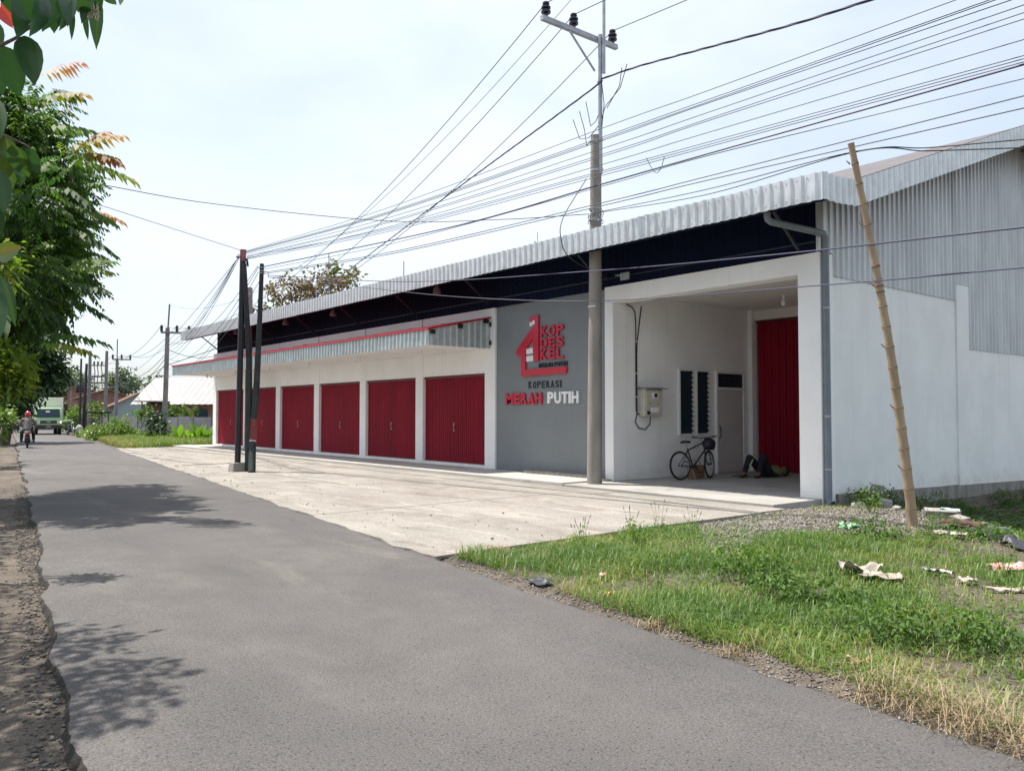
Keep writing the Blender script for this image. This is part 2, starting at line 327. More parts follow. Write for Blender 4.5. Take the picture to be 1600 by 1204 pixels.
# ------------------------------------------------------------------ ground, road
def road_r(x): return 4.32 + 0.1345*(-1.53 - x)
def road_l(x): return 0.85 + 0.1305*(-4.12 - x)
def gh(x, y):
    x = np.asarray(x, float); y = np.asarray(y, float)
    h = -0.066 + 0.085*(fnoise(x, y, 0.9, 21) - 0.5)*sstep(1.2, 0.2, road_l(x) - y)*sstep(0.4, -0.1, y - road_l(x)) + 0.035*(fnoise(x, y, 1.1) - 0.5) + 0.03*(fnoise(x, y, 5.0, 4) - 0.5)
    d = y - road_r(x); right = sstep(0.0, 0.25, d)
    v = 0.046 + 0.10*sstep(0.5, 3.0, d)*sstep(-8.2, -6.0, x) + 0.05*(fnoise(x, y, 0.8, 9) - 0.5)*sstep(0.2, 1.0, d)
    s = ((x + 6.3) + (y - 13.0))*0.7071
    v = v - (0.52*sstep(0.0, 2.6, s) + 0.12*sstep(0.3, 1.5, y-12.6)*sstep(-7.6, -7.0, x))*sstep(-8.3, -7.9, x)
    v = v*sstep(-8.05, -7.75, x) + np.where(x < -40.5, 0.041 + 0.10*sstep(0.3, 2.5, d), 0.0)*(1 - sstep(-8.05, -7.75, x))
    left = sstep(0.0, 0.9, road_l(x) - y)
    return h + right*v + 0.04*left*(fnoise(x, y, 2.3, 6)-0.5) + 0.10*sstep(1.5, 4.0, road_l(x) - y)
xs = np.unique(np.round(np.concatenate([np.linspace(-900,-130,12), np.linspace(-130,-46,43), np.linspace(-46,-14,80), np.arange(-14,3.01,0.09), np.linspace(3,40,30), np.linspace(40,700,10)]), 3))
ys = np.unique(np.round(np.concatenate([np.linspace(-700,-30,10), np.linspace(-30,-5,26), np.arange(-5,20.01,0.09), np.linspace(20,60,41), np.linspace(60,900,14)]), 3))
GX, GY = np.meshgrid(xs, ys); GZ = gh(GX, GY); nx, ny = len(xs), len(ys)
idx = np.arange(nx*ny).reshape(ny, nx)
F = np.stack([idx[:-1,:-1], idx[:-1,1:], idx[1:,1:], idx[1:,:-1]], -1).reshape(-1, 4)
ground = put('ground', np_mesh('ground', np.stack([GX, GY, GZ], -1).reshape(-1, 3), F, M['dirt'], smooth=True), None, kind='structure')

rx = np.concatenate([np.linspace(-420,-60,60), np.arange(-60,-14,0.25), np.arange(-14,4,0.03), np.linspace(4,60,30)])
el = road_l(rx) + 0.24*(fnoise(rx, rx*0+3, 0.9) - 0.5) + 0.07*(vnoise(rx, rx*0+8, 1.1) - 0.5) + 0.025*(vnoise(rx, rx*0+2, 4.0) - 0.5) + 0.012*(vnoise(rx, rx*0, 13.0)-0.5)
er = road_r(rx) + 0.16*(fnoise(rx, rx*0+13, 0.7) - 0.5) + 0.07*(fnoise(rx, rx*0+18, 3.0) - 0.5) + 0.03*(vnoise(rx, rx*0+5, 12.0)-0.5)
cols_t = np.array([-0.010, -0.004, 0.004, 0.03, 0.2, 0.4, 0.6, 0.8, 0.95, 0.985, 1.0, 1.01]); cols_z = np.array([-0.20, -0.055, -0.004, 0.004, 0.010, 0.014, 0.014, 0.009, 0.0, -0.006, -0.02, -0.12])
RX = np.repeat(rx[:, None], len(cols_t), 1); RY = el[:, None] + (er-el)[:, None]*cols_t[None, :]; RZ = np.repeat(cols_z[None, :], len(rx), 0)
ii = np.arange(RX.size).reshape(RX.shape)
F = np.stack([ii[:-1,:-1], ii[1:,:-1], ii[1:,1:], ii[:-1,1:]], -1).reshape(-1, 4)
RY[:, 1] += 0.012*(vnoise(rx, rx*0+2, 17.0) - 0.5); RZ = RZ + np.where(np.arange(len(cols_t))[None, :] == 2, 0.012*(vnoise(rx, rx*0+4, 9.0)[:, None] - 0.6), 0)
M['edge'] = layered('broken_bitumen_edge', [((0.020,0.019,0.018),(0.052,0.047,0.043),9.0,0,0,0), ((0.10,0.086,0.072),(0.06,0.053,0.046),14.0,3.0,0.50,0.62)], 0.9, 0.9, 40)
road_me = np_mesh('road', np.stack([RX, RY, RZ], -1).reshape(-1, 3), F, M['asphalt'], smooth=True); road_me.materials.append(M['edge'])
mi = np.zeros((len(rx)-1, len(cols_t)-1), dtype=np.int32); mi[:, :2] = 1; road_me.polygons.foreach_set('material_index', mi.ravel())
road = put('road', road_me, None, kind='structure')

# ------------------------------------------------------------------ concrete yard: slabs with open joints
yard_bed = MB(); yard_bed.prism([(-41.0, road_r(-41)+0.02, -0.10), (-7.72, road_r(-7.72)+0.06, -0.10), (-7.72, 12.1, -0.10), (-41.0, 12.1, -0.10)], (0, 0, 0.085))
yard = put('yard', yard_bed, M['dirt'], kind='structure')
xb = [-41.1, -36.2, -31.4, -26.3, -21.2, -16.4, -12.1, -7.72]
J = 0.012
for i in range(7):
    x0, x1 = xb[i], xb[i+1]
    mid = 8.15 + 0.72*(3-i)*0.62 if i < 4 else 8.6 + 0.25*(i-4)
    rows = [(None, mid), (mid, 11.35)] if i != 3 else [(None, 11.35)]
    for lo, hi in rows:
        n = 14; bot = []; 
        for k in range(n+1):
            x = x0 + J + (x1-x0-2*J)*k/n
            y = (road_r(x) - 0.06 + 0.14*(float(fnoise(x, 2.0, 1.6)) - 0.5) + 0.08*(float(vnoise(x, 7.0, 6.0)) - 0.5)) if lo is None else lo + J + 0.02*(rnd.random()-0.5)
            bot.append((x, y))
        zt = 0.030 + 0.006*rnd.random()
        top = [(x1-J, hi-J), (x0+J, hi-J)]
        if i == 6 and lo is None:
            top = [(x1-J, hi-J), (x0+J, hi-J)]
        b = MB(); b.prism([(x, y, -0.06) for x, y in bot + top], (0, 0, zt+0.06))
        for q in range(len(b.v)):
            x, y, z = b.v[q]
            if z > 0 and lo is None and y < road_r(x) + 0.35: b.v[q] = (x, y, 0.010)
        put('concrete_slab', b, M['concrete'], yard, bevel=0.0)
    b = MB(); b.box(x0+0.6+J, x1+0.6-J if i < 6 else -7.74, 11.35+J, 12.08-J, -0.06, 0.036+0.006*rnd.random()); put('concrete_slab', b, M['concrete'], yard)

# ------------------------------------------------------------------ the long shop building
FY = 13.6
bld = thing('shop_building', 'long white shop building with red folding doors, carport and zinc roof edge', 'building', (-23.9, FY, 0.1))
def bp(name, mb, m, parent=None, **k): return put(name, mb, m, parent or bld, **k)
b = MB()
b.box(-41.3, -26.8, 12.1, 13.95, -0.08, 0.115); bp('porch_slab', b, M['porch'], bevel=0.012)
b = MB(); b.box(-26.79, -13.22, 12.1, 13.62, -0.08, 0.118); bp('porch_slab', b, M['porch'], bevel=0.012)
b = MB(); b.box(-16.1, -13.42, 13.35, 13.66, 0.10, 0.185); bp('ledge', b, M['concrete'], bevel=0.006)
b = MB(); b.box(-13.2, -7.99, 12.1, 19.3, -0.08, 0.085); bp('carport_floor', b, M['floor'], bevel=0.01)
# piers
pc = [-17.83 - 3.57*k for k in range(7)]
for k, c in enumerate(pc):
    b = MB()
    if k == 0: b.box(c-0.22, c+0.24, FY, FY+0.4, 0.10, 4.50)
    elif k == 6: b.box(-39.8, -39.36, FY, FY+0.4, 0.10, 4.47)
    else: b.box(c-0.205, c+0.205, FY, FY+0.4, 0.10, 3.46)
    bp('pier', b, M['white'], bevel=0.008)
# folding doors
def folding_door(x0, x1, y, z0, z1, n, handle=True, face=-1):
    t = MB(); w = (x1-x0)/n; pr = []
    for i in range(n):
        a = x0 + i*w
        pr += [(a, 0.028), (a+0.06*w, 0.0), (a+0.46*w, 0.0), (a+0.54*w, 0.014), (a+0.60*w, 0.0), (a+0.94*w, 0.0)]
    pr.append((x1, 0.028))
    vs = []; fs = []
    for (x, dy) in pr: vs += [(x, y+dy, z0+0.02), (x, y+dy, z1-0.06)]
    for i in range(len(pr)-1): fs.append((2*i, 2*i+2, 2*i+3, 2*i+1))
    t.add(vs, fs)
    o = bp('folding_door', t, M['red'])
    r_ = MB(); r_.box(x0, x1, y-0.035, y+0.04, z1-0.075, z1); put('top_rail', r_, M['redrail'], o)
    r_ = MB(); r_.box(x0, x1, y-0.012, y+0.05, z0, z0+0.03); put('floor_rail', r_, M['redrail'], o)
    if handle:
        h = MB(); xm = (x0+x1)/2
        h.box(xm-0.03, xm+0.0, y-0.028, y-0.002, z0+1.08, z0+1.15); h.tube([(xm-0.015, y-0.02, z0+0.99), (xm-0.015, y-0.03, z0+1.0), (xm-0.015, y-0.03, z0+1.06), (xm-0.015, y-0.02, z0+1.08)], 0.008, 6)
        h.box(xm-0.03, xm, y-0.024, y-0.002, z0+0.90, z0+0.97); put('handle', h, M['steel'], o)
    return o
for k in range(6):
    folding_door(pc[k+1]+0.21 if k < 5 else -39.355, pc[k]-0.21 if k else pc[0]-0.225, FY+0.10, 0.20, 2.735, 16)
for k in range(6):
    xa, xb_ = (pc[k+1]+0.205 if k < 5 else -39.36), (pc[k]-0.205 if k else pc[0]-0.22)
    b = MB(); b.box(xa, xb_, FY+0.012, FY+0.38, 0.10, 0.198); bp('threshold', b, M['white'])
    b = MB(); b.box(xa, xb_, FY+0.022, FY+0.38, 2.737, 3.46); bp('wall_panel', b, M['white'])
b = MB(); b.box(-39.8, pc[0]-0.222, FY+0.004, FY+0.42, 3.462, 4.50); bp('upper_wall', b, M['white'])
for k in range(1, 6):
    b = MB(); b.box(pc[k]-0.2, pc[k]+0.2, FY-0.035, FY+0.003, 4.0, 4.49); bp('pilaster', b, M['white'], bevel=0.006)
b = MB()
for k in range(40):
    x = -39.2 + 21.0*rnd.random(); w = 0.25+0.7*rnd.random(); z = 4.13+0.10*rnd.random()
    b.prism([(x-w, FY-0.002, 4.02), (x+w, FY-0.002, 4.02), (x+w*0.8, FY-0.002, z+0.03), (x+w*0.2, FY-0.002, z+0.07), (x-w*0.3, FY-0.002, z), (x-w*0.8, FY-0.002, z+0.05)], (0, -0.004-0.00012*k, 0))
bp('mortar_patch', b, M['mortar'])
# sign wall and carport front
b = MB(); b.box(pc[0]+0.242, -13.42, FY+0.06, FY+0.42, 0.10, 4.53); bp('sign_wall', b, M['grey'])
b = MB(); b.box(-13.42, -13.15, FY, FY+0.45, 0.06, 4.18); bp('column', b, M['white'], bevel=0.008)
b = MB(); b.box(-8.42, -7.97, FY-0.01, FY+0.44, -0.12, 4.545); bp('column', b, M['white'], bevel=0.01)
b = MB(); b.box(-13.42, -8.421, FY+0.004, FY+0.42, 4.181, 4.548); bp('lintel', b, M['white'], bevel=0.006)
b = MB(); b.box(-13.42, -13.15, FY+0.452, 19.3, 0.06, 4.6); bp('carport_wall', b, M['white'])
b = MB(); b.box(-13.149, -8.001, FY+0.43, 19.3, 4.385, 4.50); bp('carport_ceiling', b, M['ceil'])
b = MB(); b.box(-13.149, -13.02, 18.78, 19.0, 0.086, 4.384); bp('pilaster', b, M['white'], bevel=0.006)
b = MB(); b.box(-13.02, -8.22, 18.9, 19.0, 4.12, 4.384); bp('door_beam', b, M['ceil'], bevel=0.006)
b = MB(); b.box(-13.149, -8.22, 19.19, 19.4, 0.06, 4.60); bp('carport_back_wall', b, M['white'])
folding_door(-12.98, -8.22, 18.98, 0.09, 4.115, 22, handle=False)
b = MB(); b.lathe((-10.9, 17.0, 4.384), (0, 0, -1), [(0.05, 0), (0.05, 0.02), (0.022, 0.03), (0.022, 0.08)], 10); bulbh = bp('lamp_holder', b, M['whitesteel'], smooth=True)
b = MB(); b.lathe((-10.9, 17.0, 4.304), (0, 0, -1), [(0.02, 0), (0.05, 0.05), (0.062, 0.10), (0.05, 0.15), (0.02, 0.17)], 12); put('bulb', b, M['signwhite'], bulbh, smooth=True)
# louvre windows on the carport's left wall
WX = -13.15
def louvre(y0, y1, z0, z1, n):
    fr = MB()
    for (a, c, d, e) in ((y0-0.05, y1+0.05, z1, z1+0.05), (y0-0.05, y1+0.05, z0-0.05, z0), (y0-0.05, y0, z0, z1), (y1, y1+0.05, z0, z1)): fr.box(WX+0.002, WX+0.05, a, c, d, e)
    o = bp('window', fr, M['whitesteel'])
    bk = MB(); bk.box(WX+0.003, WX+0.008, y0, y1, z0, z1); put('backing', bk, M['glass'], o)
    h = (z1-z0)/n
    for i in range(n):
        s = MB(); s.obox((WX+0.028, (y0+y1)/2, z0+h*(i+0.5)), (0,1,0), (0.35,0,1), (1,0,-0.35), (y1-y0)/2-0.008, h*0.5, 0.003); put('glass_slat', s, M['glass'], o)
        c = MB(); c.box(WX+0.03, WX+0.058, y1-0.012, y1+0.022, z0+h*(i+0.5)-0.012, z0+h*(i+0.5)+0.012); put('slat_clip', c, M['black'], o)
louvre(15.92, 16.40, 1.12, 2.68, 13); louvre(16.58, 17.02, 1.12, 2.68, 13)
b = MB(); b.box(WX+0.002, WX+0.06, 17.34, 17.40, 0.09, 2.72); b.box(WX+0.002, WX+0.06, 18.50, 18.56, 0.09, 2.72); b.box(WX+0.002, WX+0.06, 17.40, 18.50, 2.66, 2.72); b.box(WX+0.002, WX+0.06, 17.40, 18.50, 2.24, 2.30)
fr = bp('door_frame', b, M['whitesteel'])
b = MB(); b.box(WX+0.002, WX+0.03, 17.402, 18.498, 0.10, 2.238); dr = bp('door', b, M['doorgrey'])
b = MB(); b.box(WX+0.03, WX+0.036, 17.50, 18.40, 1.25, 2.1); b.box(WX+0.03, WX+0.036, 17.50, 18.40, 0.25, 1.1); put('door_panel', b, M['doorgrey'], dr, bevel=0.004)
b = MB(); b.tube([(WX+0.03, 17.48, 0.98), (WX+0.075, 17.48, 1.0), (WX+0.075, 17.48, 1.28), (WX+0.03, 17.48, 1.30)], 0.012, 6); put('handle', b, M['black'], dr)
b = MB(); b.box(WX+0.003, WX+0.02, 17.402, 18.498, 2.302, 2.658); tr = bp('transom_glass', b, M['glass'])
for i in range(1, 11): 
    b = MB(); b.box(WX+0.022, WX+0.03, 17.40+i*0.1-0.005, 17.40+i*0.1+0.005, 2.302, 2.658); put('grille_bar', b, M['black'], tr)
for i in range(1, 3):
    b = MB(); b.box(WX+0.0305, WX+0.036, 17.402, 18.498, 2.30+i*0.12-0.004, 2.30+i*0.12+0.004); put('grille_bar', b, M['black'], tr)
# corrugated sheets
def corr(p0, du, dz, n_ribs, pitch, depth, out, z0f, z1f, rib=0.34):
    """sheet from p0 along du (unit), lower/upper edge heights as functions of distance; out = direction of the ribs"""
    pr = []
    for i in range(n_ribs):
        a = i*pitch; pr += [(a, 0), (a+pitch*(0.5-rib/2-0.06), 0), (a+pitch*(0.5-rib/2+0.06), depth), (a+pitch*(0.5+rib/2-0.06), depth), (a+pitch*(0.5+rib/2+0.06), 0)]
    pr.append((n_ribs*pitch, 0)); vs = []; fs = []; du = Vector(du); out = Vector(out); p0 = Vector(p0)
    for (s, d) in pr:
        q = p0 + du*s + out*d; vs += [(q.x, q.y, z0f(s)), (q.x, q.y, z1f(s))]
    for i in range(len(pr)-1): fs.append((2*i, 2*i+2, 2*i+3, 2*i+1))
    return MB().add(vs, fs)
def screws(o, pts, nrm):
    s = MB(); nrm = Vector(nrm)
    for p in pts: s.lathe(Vector(p), nrm, [(0.011, 0), (0.011, 0.004), (0.006, 0.009)], 6)
    put('screws', s, M['steel'], o, kind=None)
EY = 12.25
x = -40.4; k = 0
while x < -7.2:
    w = min(1.0, -7.12-x); nr = max(1, round(w/0.2)); dz = 0.012*(rnd.random()-0.5)
    o = bp('fascia_sheet', corr((x, EY+0.004*(k % 2), 0), (1,0,0), 0, nr, w/nr, 0.038, (0,-1,0), lambda s, dz=dz: 5.105+dz, lambda s, dz=dz: 5.56+dz+0.004*math.sin(s*9+k)), M['zinc'])
    if x > -16: screws(o, [(x+0.2*i+0.02, EY-0.001, z) for i in range(nr) for z in (5.16+0.04*rnd.random(), 5.50)], (0,-1,0))
    x += w; k += 1
b = MB(); b.box(-40.4, -7.13, EY+0.012, EY+0.05, 5.12, 5.54); bp('fascia_frame', b, M['steel'])
b = MB(); b.box(-40.38, -7.2, EY+0.06, EY+0.26, 5.14, 5.16); b.box(-40.38, -7.2, EY+0.26, EY+0.27, 5.14, 5.40); bp('gutter', b, M['navy'])
# gable fascia
def gz(y):
    y = y if y < 22.3 else 44.6 - y
    return 5.565 + 0.0*y if y < 12.75 else (5.565 + 0.045*(y-12.75)/0.55 if y < 13.3 else 5.61 + 0.3465*(y-13.3))
y = EY
while y < 31.2:
    w = 1.0
    bp('gable_fascia_sheet', corr((-7.12+0.004*(int(y) % 2), y, 0), (0,1,0), 0, 5, 0.2, 0.036, (1,0,0), lambda s, y=y: gz(y+s)-0.455, lambda s, y=y: gz(y+s)), M['zinc'])
    y += w
b = MB(); b.add([(-7.16, EY, 5.12), (-7.16, 13.3, 5.17), (-7.16, 22.3, gz(22.3)-0.44), (-7.16, 22.3, gz(22.3)-0.03), (-7.16, 13.3, 5.56), (-7.16, EY, 5.53)], [(0,1,2,3,4,5)]); bp('gable_frame', b, M['steel'])
def flash(mb, y0, y1): 
    mb.add([(-7.10, y0, gz(y0)+0.01), (-7.24, y0, gz(y0)+0.045), (-7.24, y1, gz(y1)+0.045), (-7.10, y1, gz(y1)+0.01)], [(0,1,2,3)])
# main roof and its underside, ridge at the middle
b = MB(); ry0, ryr, rye = 12.55, 22.3, 32.0; zr = lambda yy: 5.575 + 0.3465*(yy-13.3)
b.prism([(-40.45, ry0, zr(ry0)), (-40.45, ryr, zr(ryr)), (-40.45, rye, zr(2*ryr-rye)), (-40.45, rye, zr(2*ryr-rye)-0.05), (-40.45, ryr, zr(ryr)-0.05), (-40.45, ry0, zr(ry0)-0.05)], (33.30, 0, 0)); bp('roof', b, M['roofred'])
zrm = lambda yy: zr(yy if yy < ryr else 2*ryr-yy)
nrib = 62
for i in range(nrib):
    yy = ry0 + 0.12 + i*0.225
    if yy > ryr: break
    b = MB(); b.obox((-7.30, yy, zr(yy)+0.012), (1,0,0), (0,1,0.3465), (0,-0.3465,1), 0.16, 0.03, 0.014); bp('roof_rib', b, M['roofred'])
b = MB(); b.add([(-40.4, 12.52, 5.28), (-7.2, 12.52, 5.28), (-7.2, FY-0.02, 5.62), (-40.4, FY-0.02, 5.62)], [(0,1,2,3)]); b.add([(-8.0, FY-0.02, 5.62), (-7.2, FY-0.02, 5.62), (-7.2, 22.2, 8.59), (-8.0, 22.2, 8.59)], [(0,1,2,3)]); bp('eave_underside', b, M['navy'])
o = bp('upper_cladding', corr((-39.4, FY+0.030, 0), (1,0,0), 0, 157, 0.2, 0.010, (0,-1,0), lambda s: 4.50, lambda s: 5.70), M['navy'])
b = MB(); b.box(-39.4, -8.06, FY-0.005, FY+0.012, 4.72, 4.76); bp('cladding_rail', b, mat('navy_rail', (0.010, 0.018, 0.036), 0.6))
stm = mat('dark_strut', (0.012, 0.017, 0.030), 0.6)
for xx in [-38.9, -35.7, -32.1, -28.5, -25.0, -21.4, -17.8, -13.4, -8.35]:
    b = MB(); b.obox((xx, 13.0, 5.02), (1,0,0), (0,1.0,-0.75), (0,0.75,1.0), 0.025, 0.66, 0.02); bp('eave_strut', b, stm)
    b = MB(); b.obox((xx, 12.95, 5.36), (1,0,0), (0,1.0,0.31), (0,-0.31,1.0), 0.03, 0.62, 0.03); bp('eave_beam', b, stm)
for (xx, yy, zz) in [(-35.1, 12.95, 5.10), (-25.9, 12.95, 5.03), (-19.45, 12.95, 5.06), (-29.9, 12.95, 5.06)]:
    b = MB(); b.lathe((xx, yy, zz+0.2), (0,0,-1), [(0.05, 0), (0.07, 0.04), (0.11, 0.10), (0.12, 0.22), (0.10, 0.23)], 12); b.box(xx-0.015, xx+0.015, yy-0.015, yy+0.015, zz+0.19, zz+0.36); bp('eave_lamp', b, M['steel'], smooth=True)
b = MB(); b.box(-12.78, -12.52, FY-0.14, FY-0.10, 4.62, 4.78); b.tube([(-12.9, FY-0.02, 4.78), (-12.95, FY-0.12, 4.76), (-12.76, FY-0.12, 4.72)], 0.012, 6); bp('floodlight', b, M['steel'])
# left end and back of the hall
b = MB(); b.prism([(-39.8, FY+0.43, 0), (-39.8, 31.6, 0), (-39.8, 31.6, 5.4), (-39.8, ryr, zr(ryr)-0.08), (-39.8, FY+0.43, 5.65)], (0.15, 0, 0)); bp('end_wall', b, M['white'])
b = MB(); b.box(-39.64, -8.2, 31.45, 31.6, 0, 5.4); bp('rear_wall', b, M['white'])
# gable side: white wall, pilaster, plinth, cladding
SX = -7.97
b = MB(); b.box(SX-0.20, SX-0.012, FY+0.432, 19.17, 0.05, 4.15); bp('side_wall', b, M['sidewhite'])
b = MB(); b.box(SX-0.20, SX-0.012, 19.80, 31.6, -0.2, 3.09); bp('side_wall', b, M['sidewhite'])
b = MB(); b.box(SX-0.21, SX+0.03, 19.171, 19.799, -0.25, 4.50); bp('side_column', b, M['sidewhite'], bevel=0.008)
b = MB(); b.box(SX-0.16, SX-0.02, 19.3, 19.7, 4.50, 4.58); bp('mortar_cap', b, M['mortar'])
b = MB(); b.prism([(SX+0.045, FY+0.44, -0.9), (SX+0.045, 31.6, -0.9), (SX+0.045, 31.6, -0.28), (SX+0.045, 22.9, -0.05), (SX+0.045, FY+0.44, 0.145)], (-0.2, 0, 0)); bp('plinth', b, M['plinth'])
bp('cladding_sheet', corr((SX-0.004, FY+0.0, 0), (0,1,0), 0, 2, 0.225, 0.034, (1,0,0), lambda s: 4.55, lambda s: zr(FY+s)-0.02), M['clad'])
y = FY+0.45
while y < 31.3:
    lo = (lambda s: 4.14) if y < 19.1 else (lambda s: 3.08)
    w = 1.0 if y + 1.0 < 19.17 or y > 19.79 else 19.17 - y
    if 19.16 < y < 19.80:
        bp('cladding_sheet', corr((SX-0.004, 19.17, 0), (0,1,0), 0, 3, 0.21, 0.034, (1,0,0), lambda s: 4.505, lambda s: zrm(19.17+s)-0.02), M['clad']); y = 19.80; continue
    nr = max(1, round(w/0.2))
    bp('cladding_sheet', corr((SX-0.004-0.004*(int(y*2) % 2), y, 0), (0,1,0), 0, nr, w/nr, 0.034, (1,0,0), lo, lambda s, y=y: zrm(y+s)-0.02), M['clad'])
    y += w
b = MB()
o = bp('corner_sheet', corr((-8.04, FY-0.005, 0), (1,0,0), 0, 1, 0.10, 0.012, (0,-1,0), lambda s: 4.55, lambda s: 5.68), M['clad'])
# downpipe
dp = MB(); X0, Y0 = -7.895, FY+0.06
dp.tube([(-8.27, 12.42, 5.20), (-8.27, 12.42, 5.06), (-8.265, 12.44, 5.01), (-8.25, 12.50, 4.975), (-7.96, 13.45, 4.88), (-7.91, Y0-0.05, 4.86), (X0, Y0, 4.80), (X0, Y0, 0.12), (X0, Y0-0.01, 0.05), (X0+0.03, Y0-0.03, -0.0), (X0+0.10, Y0-0.07, -0.005)], 0.062, 14, caps=False)
dpo = bp('downpipe', dp, M['pvc'], smooth=True)
b = MB(); b.lathe((X0+0.06, Y0-0.05, -0.003), (0.84, -0.5, -0.02), [(0.074, 0), (0.074, 0.10), (0.062, 0.10), (0.060, 0.02)], 14); put('pipe_socket', b, M['pvc'], dpo, smooth=True)
for z in (3.5, 1.55, 0.6):
    b = MB(); b.lathe((X0, Y0, z), (0,0,1), [(0.066, 0), (0.066, 0.03)], 14); b.box(X0-0.09, X0-0.05, Y0-0.02, Y0+0.02, z, z+0.03); put('pipe_clamp', b, M['steel'], dpo)
# canopy over the doors
CY = 11.6
can = None
x = -39.44; k = 0
soff = MB(); soff.box(-39.42, -17.82, CY+0.03, FY-0.002, 3.41, 3.455); can = bp('canopy', soff, M['white'])
while x < -17.9:
    w = min(1.0, -17.8-x); nr = max(1, round(w/0.2))
    o = put('canopy_fascia_sheet', corr((x, CY+0.004*(k % 2), 0), (1,0,0), 0, nr, w/nr, 0.036, (0,-1,0), lambda s: 3.385+0.004*(k % 3), lambda s: 3.83), M['zinc2'], can); x += w; k += 1
for yy, nn in ((CY, 5), (CY+1.0, 5)):
    put('canopy_end_sheet', corr((-17.79, yy, 0), (0,1,0), 0, nn, 0.2, 0.036, (1,0,0), lambda s: 3.39, lambda s, yy=yy: 3.82+0.21*(yy+s-CY)), M['zinc2'], can)
b = MB(); b.add([(-39.46, CY-0.045, 3.84), (-17.74, CY-0.045, 3.84), (-17.74, FY-0.004, 4.27), (-39.46, FY-0.004, 4.27)], [(0,1,2,3)]); put('canopy_roof', b, M['redflash'], can)
b = MB(); b.box(-39.47, -17.75, CY-0.052, CY-0.042, 3.79, 3.85); put('flashing', b, M['redflash'], can)
b = MB(); b.add([(-17.745, CY-0.03, 3.79), (-17.745, FY-0.004, 4.225), (-17.745, FY-0.004, 4.275), (-17.745, CY-0.03, 3.845)], [(0,1,2,3)]); put('flashing', b, M['redflash'], can)
for (yy, zz) in ((CY+0.08, 3.74), (CY+0.95, 3.94), (FY-0.18, 4.13)):
    b = MB(); b.obox((-17.74, yy, zz), (1,0,0), (0,1,0), (0,0,1), 0.03, 0.07, 0.055); put('rafter_end', b, M['black'], can)
for zz in (3.55, 4.05): b = MB(); b.box(-17.755, -17.73, FY-0.06, FY-0.01, zz-0.06, zz+0.06); put('rafter_end', b, M['black'], can)
for xx in [-19.6, -23.2, -26.8, -30.3, -33.9, -37.4]:
    b = MB(); b.lathe((xx, 12.5, 3.408), (0,0,-1), [(0.06, 0), (0.06, 0.02), (0.03, 0.03), (0.05, 0.08), (0.055, 0.12), (0.02, 0.16)], 10); put('canopy_lamp', b, M['signwhite'], can, smooth=True)
b = MB(); b.tube([(-18.9, 12.9, 3.40), (-18.9, 12.9, 3.33), (-18.95, 12.8, 3.28)], [0.03, 0.03, 0.045], 8); put('camera_bracket', b, M['signwhite'], can)
# ------------------------------------------------------------------ wall sign: emblem and raised letters
SGY = FY + 0.057
sign = thing('wall_sign', 'raised house emblem and red, white and black lettering on the grey wall', 'sign', (-15.75, SGY, 1.85))
def plate(name, pts, m, d=0.05, off=0.0, parent=None):
    b = MB(); b.prism([(x, SGY, z) for x, z in pts], (0, -d-off, 0)); return put(name, b, m, parent or sign)
plate('house_emblem', [(-16.70,3.25),(-15.93,3.92),(-15.93,4.13),(-15.79,4.14),(-15.79,2.96),(-15.99,2.96),(-16.02,3.54),(-16.31,3.27),(-16.31,2.755),(-14.76,2.775),(-14.73,2.70),(-14.76,2.605),(-16.42,2.58),(-16.49,2.62),(-16.49,3.12),(-16.63,3.12)], M['signred'])
plate('flag', [(-15.931,4.12),(-16.02,4.14),(-16.09,4.09),(-16.17,4.11),(-16.15,3.99),(-16.08,3.97),(-16.02,4.02),(-15.931,4.00)], M['signred'], 0.03)
plate('flag', [(-15.931,3.998),(-16.02,4.015),(-16.08,3.965),(-16.15,3.985),(-16.16,3.87),(-16.08,3.87),(-16.02,3.91),(-15.931,3.88)], M['signwhite'], 0.03)
for (x0, z0) in ((-16.305,3.155),(-16.155,3.165),(-16.305,2.965),(-16.155,2.97)):
    plate('emblem_window', [(x0,z0),(x0+0.14,z0),(x0+0.14,z0+0.145),(x0,z0+0.145)], M['signwhite'], 0.02, 0.001*(z0 > 3))
def glyph(ch, bold):
    cu = bpy.data.curves.new('glyph', 'FONT'); cu.body = ch; cu.extrude = 0.1; cu.offset = bold; cu.resolution_u = 3
    o = bpy.data.objects.new('glyph', cu); link(o); dg = bpy.context.evaluated_depsgraph_get(); dg.update()
    me = bpy.data.meshes.new_from_object(o.evaluated_get(dg)); bpy.data.objects.remove(o); bpy.data.curves.remove(cu)
    v = np.empty(len(me.vertices)*3); me.vertices.foreach_get('co', v); return me, v.reshape(-1, 3)
def word(text, x0, x1, z0, z1, m, depth, bold, gap=0.14, parent=None):
    wt = [0.36 if c == 'I' else (1.25 if c == 'M' else 1.0) for c in text]; tot = sum(wt) + gap*(len(text)-1); u = (x1-x0)/tot; x = x0
    for c, w in zip(text, wt):
        me, v = glyph(c, bold); lo = v.min(0); hi = v.max(0); s = (v-lo)/np.maximum(hi-lo, 1e-6)
        nv = np.stack([x + s[:,0]*w*u, SGY - s[:,2]*depth, z0 + s[:,1]*(z1-z0)], -1)
        me.vertices.foreach_set('co', nv.ravel()); me.materials.clear(); me.materials.append(m); me.update()
        put('letter', me, m, parent or sign); x += (w+gap)*u
word('KOP', -15.71, -14.85, 3.57, 3.83, M['signred'], 0.05, 0.028); word('DES', -15.71, -14.85, 3.28, 3.53, M['signred'], 0.05, 0.028); word('KEL', -15.72, -14.85, 2.985, 3.245, M['signred'], 0.05, 0.028)
